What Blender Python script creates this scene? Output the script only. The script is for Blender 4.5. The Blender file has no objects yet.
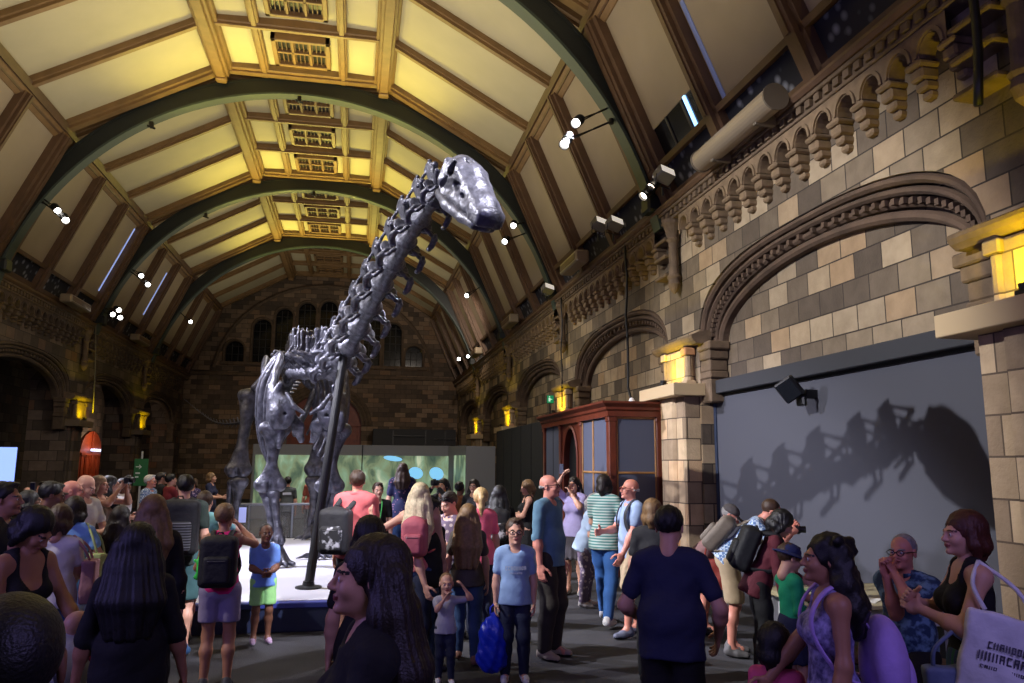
import bpy, math, random
import numpy as np
from mathutils import Vector, Matrix
random.seed(7)
PI = math.pi
scene = bpy.context.scene
COL = scene.collection
R = math.radians

# ------------------------------------------------------------------ materials
MATS = {}
def _new(name):
    m = bpy.data.materials.new(name); m.use_nodes = True
    nt = m.node_tree; b = nt.nodes['Principled BSDF']
    return m, nt, b
def lin(c):
    return tuple((x/12.92 if x <= .04045 else ((x+.055)/1.055)**2.4) for x in c)
def mat(name, col, rough=.6, metal=0., bump=0., bscale=40., var=0., vscale=6., spec=.5, emit=None, estr=0., srgb=True):
    """plain surface with a little procedural colour variation and bump"""
    if name in MATS: return MATS[name]
    m, nt, b = _new(name)
    c = lin(col) if srgb else col
    b.inputs['Base Color'].default_value = (*c, 1)
    b.inputs['Roughness'].default_value = rough
    b.inputs['Metallic'].default_value = metal
    b.inputs['Specular IOR Level'].default_value = spec
    tc = nt.nodes.new('ShaderNodeTexCoord')
    if var > 0:
        n = nt.nodes.new('ShaderNodeTexNoise'); n.inputs['Scale'].default_value = vscale; n.inputs['Detail'].default_value = 4
        nt.links.new(tc.outputs['Object'], n.inputs['Vector'])
        r = nt.nodes.new('ShaderNodeValToRGB')
        r.color_ramp.elements[0].position = .3; r.color_ramp.elements[1].position = .7
        r.color_ramp.elements[0].color = (*[x*(1-var) for x in c], 1)
        r.color_ramp.elements[1].color = (*[min(1, x*(1+var)) for x in c], 1)
        nt.links.new(n.outputs['Fac'], r.inputs['Fac']); nt.links.new(r.outputs['Color'], b.inputs['Base Color'])
    if bump > 0:
        n = nt.nodes.new('ShaderNodeTexNoise'); n.inputs['Scale'].default_value = bscale; n.inputs['Detail'].default_value = 3
        nt.links.new(tc.outputs['Object'], n.inputs['Vector'])
        bp = nt.nodes.new('ShaderNodeBump'); bp.inputs['Strength'].default_value = bump; bp.inputs['Distance'].default_value = .02
        nt.links.new(n.outputs['Fac'], bp.inputs['Height']); nt.links.new(bp.outputs['Normal'], b.inputs['Normal'])
    if emit is not None:
        b.inputs['Emission Color'].default_value = (*lin(emit), 1); b.inputs['Emission Strength'].default_value = estr
    MATS[name] = m
    return m

def mat_stone(name, axes, c1, c2, mort, bw=.52, bh=.33, rough=.85, off=(0, 0), orange=(.98, .80, .66)):
    """ashlar blocks laid along (u, v) = two of the object axes"""
    if name in MATS: return MATS[name]
    m, nt, b = _new(name); L = nt.links
    tc = nt.nodes.new('ShaderNodeTexCoord'); sp = nt.nodes.new('ShaderNodeSeparateXYZ'); cb = nt.nodes.new('ShaderNodeCombineXYZ')
    L.new(tc.outputs['Object'], sp.inputs[0])
    for i, a in enumerate(axes):
        ad = nt.nodes.new('ShaderNodeMath'); ad.operation = 'ADD'; ad.inputs[1].default_value = off[i]
        L.new(sp.outputs[a], ad.inputs[0]); L.new(ad.outputs[0], cb.inputs[i])
    br = nt.nodes.new('ShaderNodeTexBrick')
    br.inputs['Color1'].default_value = (0, 0, 0, 1); br.inputs['Color2'].default_value = (1, 1, 1, 1); br.inputs['Mortar'].default_value = (.5, .5, .5, 1)
    br.inputs['Scale'].default_value = 1.; br.inputs['Brick Width'].default_value = bw; br.inputs['Row Height'].default_value = bh
    br.inputs['Mortar Size'].default_value = .010; br.inputs['Mortar Smooth'].default_value = .15; br.inputs['Bias'].default_value = 0.
    L.new(cb.outputs[0], br.inputs['Vector'])
    rp = nt.nodes.new('ShaderNodeValToRGB'); e = rp.color_ramp.elements
    e[0].color = (*lin(c1), 1); e[1].color = (*lin(c2), 1)
    x = e.new(.45); x.color = (*lin([a*.55+q*.45 for a, q in zip(c1, c2)]), 1)
    x = e.new(.78); x.color = (*lin([min(1, q*1.02+.02) for q in c2]), 1)
    x = e.new(.9); x.color = (*lin(tuple(a_*b_ for a_, b_ in zip(c2, orange))), 1)
    L.new(br.outputs['Color'], rp.inputs['Fac'])
    n = nt.nodes.new('ShaderNodeTexNoise'); n.inputs['Scale'].default_value = 5.; n.inputs['Detail'].default_value = 6
    L.new(tc.outputs['Object'], n.inputs['Vector'])
    mx = nt.nodes.new('ShaderNodeMix'); mx.data_type = 'RGBA'; mx.blend_type = 'MULTIPLY'; mx.inputs['Factor'].default_value = .55
    nr = nt.nodes.new('ShaderNodeValToRGB'); nr.color_ramp.elements[0].position = .25; nr.color_ramp.elements[0].color = (.45, .42, .38, 1); nr.color_ramp.elements[1].position = .75
    L.new(n.outputs['Fac'], nr.inputs['Fac'])
    L.new(rp.outputs['Color'], mx.inputs['A']); L.new(nr.outputs['Color'], mx.inputs['B'])
    mm = nt.nodes.new('ShaderNodeMix'); mm.data_type = 'RGBA'; mm.inputs['B'].default_value = (*lin(mort), 1)
    L.new(br.outputs['Fac'], mm.inputs['Factor']); L.new(mx.outputs['Result'], mm.inputs['A'])
    L.new(mm.outputs['Result'], b.inputs['Base Color'])
    b.inputs['Roughness'].default_value = rough
    bp = nt.nodes.new('ShaderNodeBump'); bp.inputs['Strength'].default_value = .5; bp.inputs['Distance'].default_value = .015
    sb = nt.nodes.new('ShaderNodeMath'); sb.operation = 'MULTIPLY_ADD'; sb.inputs[1].default_value = -1.; L.new(br.outputs['Fac'], sb.inputs[0])
    n2 = nt.nodes.new('ShaderNodeTexNoise'); n2.inputs['Scale'].default_value = 30.; L.new(tc.outputs['Object'], n2.inputs['Vector'])
    L.new(n2.outputs['Fac'], sb.inputs[2]); L.new(sb.outputs[0], bp.inputs['Height']); L.new(bp.outputs['Normal'], b.inputs['Normal'])
    MATS[name] = m
    return m

def mat_pattern(name, c1, c2, kind='voronoi', scale=20., thr=.35, rough=.8, axis=None, soft=.05, c3=None):
    """two- or three-colour cloth or carving pattern: voronoi spots, wave stripes or noise blotches"""
    if name in MATS: return MATS[name]
    m, nt, b = _new(name); L = nt.links
    tc = nt.nodes.new('ShaderNodeTexCoord')
    if kind == 'voronoi':
        t = nt.nodes.new('ShaderNodeTexVoronoi'); t.inputs['Scale'].default_value = scale; out = t.outputs['Distance']
    elif kind == 'wave':
        t = nt.nodes.new('ShaderNodeTexWave'); t.inputs['Scale'].default_value = scale; t.bands_direction = axis or 'Z'
        t.inputs['Distortion'].default_value = .3; out = t.outputs['Fac']
    elif kind == 'checker':
        t = nt.nodes.new('ShaderNodeTexChecker'); t.inputs['Scale'].default_value = scale; out = t.outputs['Fac']
    else:
        t = nt.nodes.new('ShaderNodeTexNoise'); t.inputs['Scale'].default_value = scale; t.inputs['Detail'].default_value = 5; out = t.outputs['Fac']
    L.new(tc.outputs['Object'], t.inputs['Vector'])
    rp = nt.nodes.new('ShaderNodeValToRGB'); e = rp.color_ramp.elements
    e[0].position = max(0, thr-soft); e[0].color = (*lin(c1), 1); e[1].position = min(1, thr+soft); e[1].color = (*lin(c2), 1)
    if c3 is not None:
        x = e.new(min(.99, thr+soft+.18)); x.color = (*lin(c3), 1)
    L.new(out, rp.inputs['Fac']); L.new(rp.outputs['Color'], b.inputs['Base Color'])
    b.inputs['Roughness'].default_value = rough
    MATS[name] = m
    return m

def mat_emit(name, col, strength):
    if name in MATS: return MATS[name]
    m, nt, b = _new(name)
    b.inputs['Base Color'].default_value = (*lin(col), 1)
    b.inputs['Emission Color'].default_value = (*lin(col), 1); b.inputs['Emission Strength'].default_value = strength
    MATS[name] = m
    return m

# ------------------------------------------------------------------ objects
def tag(o, label=None, cat=None, group=None, kind=None):
    if label: o['label'] = label
    if cat: o['category'] = cat
    if group: o['group'] = group
    if kind: o['kind'] = kind
    return o
def empty(name, loc=(0, 0, 0), rz=0., label=None, cat=None, group=None, kind=None, parent=None):
    o = bpy.data.objects.new(name, None); COL.objects.link(o)
    o.empty_display_size = .1
    o.location = loc; o.rotation_euler = (0, 0, rz)
    if parent: o.parent = parent
    return tag(o, label, cat, group, kind)
def mesh_obj(name, verts, faces, mats, parent=None, smooth=False, fm=None, loc=None, rot=None):
    me = bpy.data.meshes.new(name)
    me.from_pydata([tuple(v) for v in verts], [], [tuple(f) for f in faces])
    for m in (mats if isinstance(mats, (list, tuple)) else [mats]): me.materials.append(m)
    if fm is not None: me.polygons.foreach_set('material_index', np.asarray(fm, dtype=np.int32))
    if smooth: me.polygons.foreach_set('use_smooth', np.ones(len(me.polygons), dtype=bool))
    me.update()
    o = bpy.data.objects.new(name, me); COL.objects.link(o)
    if parent: o.parent = parent
    if loc is not None: o.location = loc
    if rot is not None: o.rotation_euler = rot
    return o
def copy_tree(o, parent=None):
    c = o.copy(); COL.objects.link(c)
    if parent is not None: c.parent = parent
    for ch in list(o.children): copy_tree(ch, c)
    return c

class MB:
    """collects shapes into one mesh"""
    def __init__(s): s.v = []; s.f = []; s.m = []
    def add(s, vs, fs, m=0, M=None):
        b = len(s.v)
        s.v += [tuple(M @ Vector(v)) if M is not None else tuple(v) for v in vs]
        s.f += [tuple(b+i for i in f) for f in fs]; s.m += [m]*len(fs)
        return s
    def box(s, x0, x1, y0, y1, z0, z1, m=0, M=None):
        vs = [(x, y, z) for z in (z0, z1) for y in (y0, y1) for x in (x0, x1)]
        return s.add(vs, [(0, 2, 3, 1), (4, 5, 7, 6), (0, 1, 5, 4), (2, 6, 7, 3), (0, 4, 6, 2), (1, 3, 7, 5)], m, M)
    def bbox(s, x0, x1, y0, y1, z0, z1, bev=.02, m=0, M=None):
        """box with chamfered edges"""
        bev = min(bev, (x1-x0)*.45, (y1-y0)*.45, (z1-z0)*.45)
        vs = []; idx = {}
        for sx in (0, 1):
            for sy in (0, 1):
                for sz in (0, 1):
                    c = ((x0, x1)[sx], (y0, y1)[sy], (z0, z1)[sz]); sg = (1-2*sx, 1-2*sy, 1-2*sz)
                    for ax in range(3):
                        p = [c[i]+(0 if i == ax else sg[i]*bev) for i in range(3)]
                        idx[(sx, sy, sz, ax)] = len(vs); vs.append(p)
        fs = []
        for ax in range(3):
            o = [i for i in range(3) if i != ax]
            for sd in (0, 1):
                q = []
                for (a, b_) in ((0, 0), (1, 0), (1, 1), (0, 1)):
                    k = [0, 0, 0]; k[ax] = sd; k[o[0]] = a; k[o[1]] = b_
                    q.append(idx[(*k, ax)])
                fs.append(q)
        for ax in range(3):       # edges along ax
            o = [i for i in range(3) if i != ax]
            for a in (0, 1):
                for b_ in (0, 1):
                    q = []
                    for t, w in ((0, o[0]), (1, o[0]), (1, o[1]), (0, o[1])):
                        k = [0, 0, 0]; k[ax] = t; k[o[0]] = a; k[o[1]] = b_
                        q.append(idx[(*k, w)])
                    fs.append(q)
        for sx in (0, 1):
            for sy in (0, 1):
                for sz in (0, 1): fs.append([idx[(sx, sy, sz, a)] for a in range(3)])
        # make the faces look outwards
        c = Vector(((x0+x1)/2, (y0+y1)/2, (z0+z1)/2)); out = []
        for f in fs:
            p = [Vector(vs[i]) for i in f]; n = (p[1]-p[0]).cross(p[2]-p[0])
            out.append(f if n.dot(p[0]-c) > 0 else f[::-1])
        return s.add(vs, out, m, M)
    def tube(s, pts, rad, n=8, m=0, cap=True, M=None, flat=1., up=None):
        pts = [Vector(p) for p in pts]; k = len(pts)
        rs = rad if isinstance(rad, (list, tuple)) else [rad]*k
        vs = []; fs = []
        T = [(pts[min(i+1, k-1)]-pts[max(i-1, 0)]).normalized() for i in range(k)]
        u = Vector(up) if up is not None else (Vector((0, 0, 1)) if abs(T[0].z) < .9 else Vector((1, 0, 0)))
        a = T[0].cross(u).normalized()
        for i in range(k):
            a = (a-T[i]*a.dot(T[i])).normalized(); b = T[i].cross(a)
            for j in range(n):
                t = 2*PI*j/n
                vs.append(pts[i]+(a*math.cos(t)+b*math.sin(t)*flat)*rs[i])
        for i in range(k-1):
            for j in range(n):
                fs.append((i*n+j, i*n+(j+1) % n, (i+1)*n+(j+1) % n, (i+1)*n+j))
        if cap: fs += [tuple(range(n))[::-1], tuple((k-1)*n+j for j in range(n))]
        return s.add(vs, fs, m, M)
    def lathe(s, prof, n=20, m=0, M=None):
        vs = []; fs = []
        for r, z in prof:
            for j in range(n): t = 2*PI*j/n; vs.append((r*math.cos(t), r*math.sin(t), z))
        for i in range(len(prof)-1):
            for j in range(n): fs.append((i*n+j, i*n+(j+1) % n, (i+1)*n+(j+1) % n, (i+1)*n+j))
        fs += [tuple(range(n))[::-1], tuple((len(prof)-1)*n+j for j in range(n))]
        return s.add(vs, fs, m, M)
    def sweep(s, path, frames, prof, m=0, closed=True):
        """profile [(a, b)] carried along path; frames[i] = (A, B) vectors"""
        n = len(prof); vs = []; fs = []
        for p, (A, B) in zip(path, frames):
            for a, b in prof: vs.append(Vector(p)+Vector(A)*a+Vector(B)*b)
        rng = range(n) if closed else range(n-1)
        for i in range(len(path)-1):
            for j in rng: fs.append((i*n+j, i*n+(j+1) % n, (i+1)*n+(j+1) % n, (i+1)*n+j))
        if closed: fs += [tuple(range(n))[::-1], tuple((len(path)-1)*n+j for j in range(n))]
        return s.add(vs, fs, m)
    def quad(s, a, b, c, d, m=0): return s.add([a, b, c, d], [(0, 1, 2, 3)], m)
    def prism(s, poly, d, m=0):
        """polygon (3-D points) extruded by the vector d"""
        n = len(poly); d = Vector(d); vs = [Vector(p) for p in poly]+[Vector(p)+d for p in poly]
        fs = [tuple(range(n))[::-1], tuple(range(n, 2*n))]+[(i, (i+1) % n, n+(i+1) % n, n+i) for i in range(n)]
        return s.add(vs, fs, m)
    def build(s, name, mats, parent=None, smooth=False, loc=None, rot=None):
        return mesh_obj(name, s.v, s.f, mats, parent, smooth, s.m, loc, rot)

def recalc(o):
    import bmesh
    bm = bmesh.new(); bm.from_mesh(o.data); bmesh.ops.recalc_face_normals(bm, faces=bm.faces); bm.to_mesh(o.data); bm.free()
    return o

# ------------------------------------------------------------------ smooth solid modelling on a grid (surface nets)
def V(*a): return np.array(a, dtype=float)
class SDF:
    def __init__(s, k=.03): s.p = []; s.k = k
    def cap(s, a, b, ra, rb=None, k=None, sc=None, op='+'):
        """tapered capsule; sc = squash (axis vector, factor)"""
        s.p.append(('cap', (V(*a), V(*b), ra, ra if rb is None else rb, sc), s.k if k is None else k, op)); return s
    def ell(s, c, r, rot=None, k=None, op='+'):
        s.p.append(('ell', (V(*c), V(*r), np.eye(3) if rot is None else np.asarray(rot, float)), s.k if k is None else k, op)); return s
    def rbox(s, c, hs, rad, rot=None, k=None, op='+'):
        s.p.append(('box', (V(*c), V(*hs), rad, np.eye(3) if rot is None else np.asarray(rot, float)), s.k if k is None else k, op)); return s
    def chain(s, pts, rs, k=None, sc=None, op='+'):
        for i in range(len(pts)-1): s.cap(pts[i], pts[i+1], rs[i], rs[i+1], k, sc, op)
        return s
    def keep(s, p, n):            # keep the side n points to
        n = V(*n); s.p.append(('pl', (V(*p), n/np.linalg.norm(n)), 0, '&')); return s
    def bump(s, fn): s.p.append(('fn', fn, 0, 'f')); return s
    @staticmethod
    def _bb(kind, d):
        if kind == 'cap':
            a, b, ra, rb, sc = d; r = max(ra, rb)*(max(1, sc[1]) if sc else 1)
            return np.minimum(a, b)-r, np.maximum(a, b)+r
        if kind == 'ell':
            c, r, M = d; e = np.abs(M) @ r; return c-e, c+e
        if kind == 'box':
            c, h, rad, M = d; e = np.abs(M) @ (h+rad); return c-e, c+e
    @staticmethod
    def _ev(kind, d, P):
        if kind == 'cap':
            a, b, ra, rb, sc = d
            if sc is not None:
                ax = V(*sc[0]); ax = ax/np.linalg.norm(ax); f = 1/sc[1]-1
                P = P+ax*((P-a) @ ax)[..., None]*f; b = b+ax*((b-a) @ ax)*f
            ba = b-a; pa = P-a; L = max(1e-9, ba @ ba)
            t = np.clip((pa @ ba)/L, 0, 1)
            return np.linalg.norm(pa-t[..., None]*ba, axis=-1)-(ra+(rb-ra)*t)
        if kind == 'ell':
            c, r, M = d; q = (P-c) @ M
            k0 = np.linalg.norm(q/r, axis=-1); k1 = np.linalg.norm(q/(r*r), axis=-1)
            return k0*(k0-1)/np.maximum(k1, 1e-6)
        if kind == 'box':
            c, h, rad, M = d; q = np.abs((P-c) @ M)-h
            return np.linalg.norm(np.maximum(q, 0), axis=-1)+np.minimum(q.max(-1), 0)-rad
    def mesh(s, h):
        lo = np.min([s._bb(k, d)[0] for k, d, kk, op in s.p if op == '+'], axis=0)-3*h
        hi = np.max([s._bb(k, d)[1] for k, d, kk, op in s.p if op == '+'], axis=0)+3*h
        n = np.ceil((hi-lo)/h).astype(int)+1
        D = np.full(n, 1., dtype=float)
        ax = [lo[i]+h*np.arange(n[i]) for i in range(3)]
        for kind, d, k, op in s.p:
            if op in '+-':
                a, b = s._bb(kind, d); mg = k+3*h
                i0 = np.clip(np.floor((a-mg-lo)/h).astype(int), 0, n); i1 = np.clip(np.ceil((b+mg-lo)/h).astype(int)+1, 0, n)
                if np.any(i1 <= i0): continue
                sl = tuple(slice(i0[i], i1[i]) for i in range(3))
                P = np.stack(np.meshgrid(*[ax[i][sl[i]] for i in range(3)], indexing='ij'), -1)
                e = s._ev(kind, d, P); o = D[sl]
                if op == '+':
                    if k > 0: q = np.maximum(k-np.abs(o-e), 0)/k; D[sl] = np.minimum(o, e)-q*q*k*.25
                    else: D[sl] = np.minimum(o, e)
                else:
                    e = -e
                    if k > 0: q = np.maximum(k-np.abs(o-e), 0)/k; D[sl] = np.maximum(o, e)+q*q*k*.25
                    else: D[sl] = np.maximum(o, e)
            else:
                P = np.stack(np.meshgrid(*ax, indexing='ij'), -1)
                if op == '&': D = np.maximum(D, -((P-d[0]) @ d[1]))
                else: D = D+d(P)
        return surface_net(D, lo, h)

def surface_net(D, lo, h):
    S = D < 0
    n = np.array(D.shape)
    c = np.zeros(n-1, dtype=np.int16)
    offs = [(i, j, k) for i in (0, 1) for j in (0, 1) for k in (0, 1)]
    def sub(A, o): return A[o[0]:o[0]+n[0]-1, o[1]:o[1]+n[1]-1, o[2]:o[2]+n[2]-1]
    for o in offs: c += sub(S, o)
    act = (c > 0) & (c < 8)
    ids = np.argwhere(act)
    if len(ids) == 0: return np.zeros((0, 3)), []
    index = -np.ones(n-1, dtype=np.int64); index[act] = np.arange(len(ids))
    vals = np.stack([sub(D, o)[act] for o in offs], 1)
    acc = np.zeros((len(ids), 3)); cnt = np.zeros(len(ids))
    for a in range(8):
        for b in range(a+1, 8):
            da = np.array(offs[b])-np.array(offs[a])
            if np.abs(da).sum() != 1: continue
            va, vb = vals[:, a], vals[:, b]; x = (va < 0) != (vb < 0)
            t = np.where(x, va/np.where(x, va-vb, 1), 0)
            acc += np.where(x[:, None], np.array(offs[a])+t[:, None]*da, 0); cnt += x
    verts = lo+h*(ids+acc/np.maximum(cnt, 1)[:, None])
    faces = []
    for axis in range(3):
        u, w = (axis+1) % 3, (axis+2) % 3
        sl0 = [slice(None)]*3; sl1 = [slice(None)]*3
        sl0[axis] = slice(0, n[axis]-1); sl1[axis] = slice(1, n[axis])
        for q in (u, w): sl0[q] = slice(1, n[q]-1); sl1[q] = slice(1, n[q]-1)
        A = S[tuple(sl0)]; B = S[tuple(sl1)]
        E = np.argwhere(A != B)
        if len(E) == 0: continue
        flip = A[tuple(E.T)]
        base = E.copy(); base[:, u] += 1; base[:, w] += 1
        def cell(du, dw):
            q = base.copy(); q[:, u] -= du; q[:, w] -= dw; return index[tuple(q.T)]
        F = np.stack([cell(1, 1), cell(0, 1), cell(0, 0), cell(1, 0)], 1)
        F[~flip] = F[~flip][:, ::-1]
        faces.append(F)
    return verts, np.concatenate(faces)

def fast_obj(name, verts, faces, mats, parent=None, fm=None, smooth=True):
    """quads from numpy arrays"""
    me = bpy.data.meshes.new(name)
    nv, nf = len(verts), len(faces)
    me.vertices.add(nv); me.vertices.foreach_set('co', np.asarray(verts, dtype=np.float32).ravel())
    me.loops.add(nf*4); me.loops.foreach_set('vertex_index', np.asarray(faces, dtype=np.int32).ravel())
    me.polygons.add(nf); me.polygons.foreach_set('loop_start', np.arange(0, nf*4, 4, dtype=np.int32))
    for m in (mats if isinstance(mats, (list, tuple)) else [mats]): me.materials.append(m)
    if fm is not None: me.polygons.foreach_set('material_index', np.asarray(fm, dtype=np.int32))
    me.polygons.foreach_set('use_smooth', np.full(nf, smooth, dtype=bool))
    me.update(calc_edges=True); me.validate()
    o = bpy.data.objects.new(name, me); COL.objects.link(o)
    if parent: o.parent = parent
    return o
def sdf_obj(name, s, h, mats, parent=None):
    v, f = s.mesh(h)
    return fast_obj(name, v, f, mats, parent)
# ------------------------------------------------------------------ the hall
XC = -1.79                      # axis of the vault
XR, XL = 5.75, -9.4             # faces of the two long walls
YN, YB = -2., 45.               # near end and back wall
PY = [5.3, 12.95, 20.8, 28.7, 36.5, 44.4]    # piers
RY = [5.6, 13.45, 21.3, 29.15, 37.0]         # iron ribs
PH = .62
SEC = [(0, 12.86), (2.2, 12.78), (5.97, 10.68), (7.6, 6.9)]

def mat_ashlar(name, c1, c2, mort, bw=.52, bh=.33, off=(0, 0), orange=(.98, .80, .66)):
    """blocks on any upright face: u = x + y, v = z"""
    if name in MATS: return MATS[name]
    m = mat_stone(name, (0, 2), c1, c2, mort, bw, bh, off=off, orange=orange)
    nt = m.node_tree; L = nt.links
    cb = [n for n in nt.nodes if n.type == 'COMBXYZ'][0]; sp = [n for n in nt.nodes if n.type == 'SEPXYZ'][0]
    first = cb.inputs[0].links[0].from_node
    ad = nt.nodes.new('ShaderNodeMath'); ad.operation = 'ADD'
    L.new(sp.outputs[0], ad.inputs[0]); L.new(sp.outputs[1], ad.inputs[1]); L.new(ad.outputs[0], first.inputs[0])
    return m
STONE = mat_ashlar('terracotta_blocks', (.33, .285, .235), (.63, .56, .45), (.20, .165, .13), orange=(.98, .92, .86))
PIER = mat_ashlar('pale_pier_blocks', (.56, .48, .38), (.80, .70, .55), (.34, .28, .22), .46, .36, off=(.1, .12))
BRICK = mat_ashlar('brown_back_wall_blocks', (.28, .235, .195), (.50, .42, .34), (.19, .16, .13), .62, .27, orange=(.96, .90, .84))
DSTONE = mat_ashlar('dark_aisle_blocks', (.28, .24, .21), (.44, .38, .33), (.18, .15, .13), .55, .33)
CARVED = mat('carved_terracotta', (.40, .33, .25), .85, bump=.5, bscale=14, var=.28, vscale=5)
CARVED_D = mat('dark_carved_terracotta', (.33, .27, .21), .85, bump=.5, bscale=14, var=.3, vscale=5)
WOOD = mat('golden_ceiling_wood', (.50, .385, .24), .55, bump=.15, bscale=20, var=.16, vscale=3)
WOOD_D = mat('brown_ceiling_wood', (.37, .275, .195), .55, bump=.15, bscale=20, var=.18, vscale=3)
PLASTER = mat('cream_ceiling_plaster', (.72, .68, .56), .75, bump=.08, bscale=4, var=.05, vscale=1.2)
BLIND = mat('cream_roller_blind_cloth', (.62, .56, .47), .7, bump=.12, bscale=1.2, var=.08, vscale=.8)
IRON = mat('dark_green_painted_iron', (.10, .125, .125), .5, var=.1)
IRON_L = mat('pale_green_painted_iron', (.235, .285, .26), .5)
LEDGE = mat('beige_painted_ledge', (.72, .63, .48), .6)
BLACK = mat('black_fittings', (.04, .04, .045), .45)
DARKGLASS = mat('dark_window_glass', (.03, .045, .07), .12)
FLORAL = mat_pattern('dark_floral_panel', (.55, .56, .58), (.13, .13, .16), 'voronoi', 4.6, .24, .8, soft=.14)

def xs(side, u): return XR+u if side > 0 else XL-u      # u > 0 goes into the wall

# floor
mb = MB(); mb.quad((-15, YN, 0), (9, YN, 0), (9, 46, 0), (-15, 46, 0))
FLOOR = mat('dark_grey_carpet', (.185, .183, .195), .9, bump=.35, bscale=60, var=.18, vscale=3)
tag(mb.build('floor', FLOOR), kind='structure')

def strip_wall(us, top, opening, P):
    """faces of an upright wall in strips: P(u, z) -> point; opening(u) -> (z0, z1) or None for the strip between two samples"""
    mb = MB()
    for a, b in zip(us[:-1], us[1:]):
        oa = opening(a+1e-5); ob = opening(b-1e-5)
        om = opening((a+b)/2)
        if om is None or oa is None or ob is None:
            mb.quad(P(a, 0), P(b, 0), P(b, top(b)), P(a, top(a)))
        else:
            if max(oa[0], ob[0]) > 0: mb.quad(P(a, 0), P(b, 0), P(b, ob[0]), P(a, oa[0]))
            mb.quad(P(a, oa[1]), P(b, ob[1]), P(b, top(b)), P(a, top(a)))
    return mb

def bays(): return [(PY[i]+PH, PY[i+1]-PH) for i in range(5)]
SPRING, RISE = 4.0, .90
def arch_z(y, b, grow=0., rise=None):
    c = (b[0]+b[1])/2; a = (b[1]-b[0])/2-.45+grow; r = (RISE if rise is None else rise)+grow*.95
    t = abs(y-c)/a; n = 2+2*grow
    return SPRING+r*max(0, 1-t**n)**(1/n) if t <= 1 else None

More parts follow.
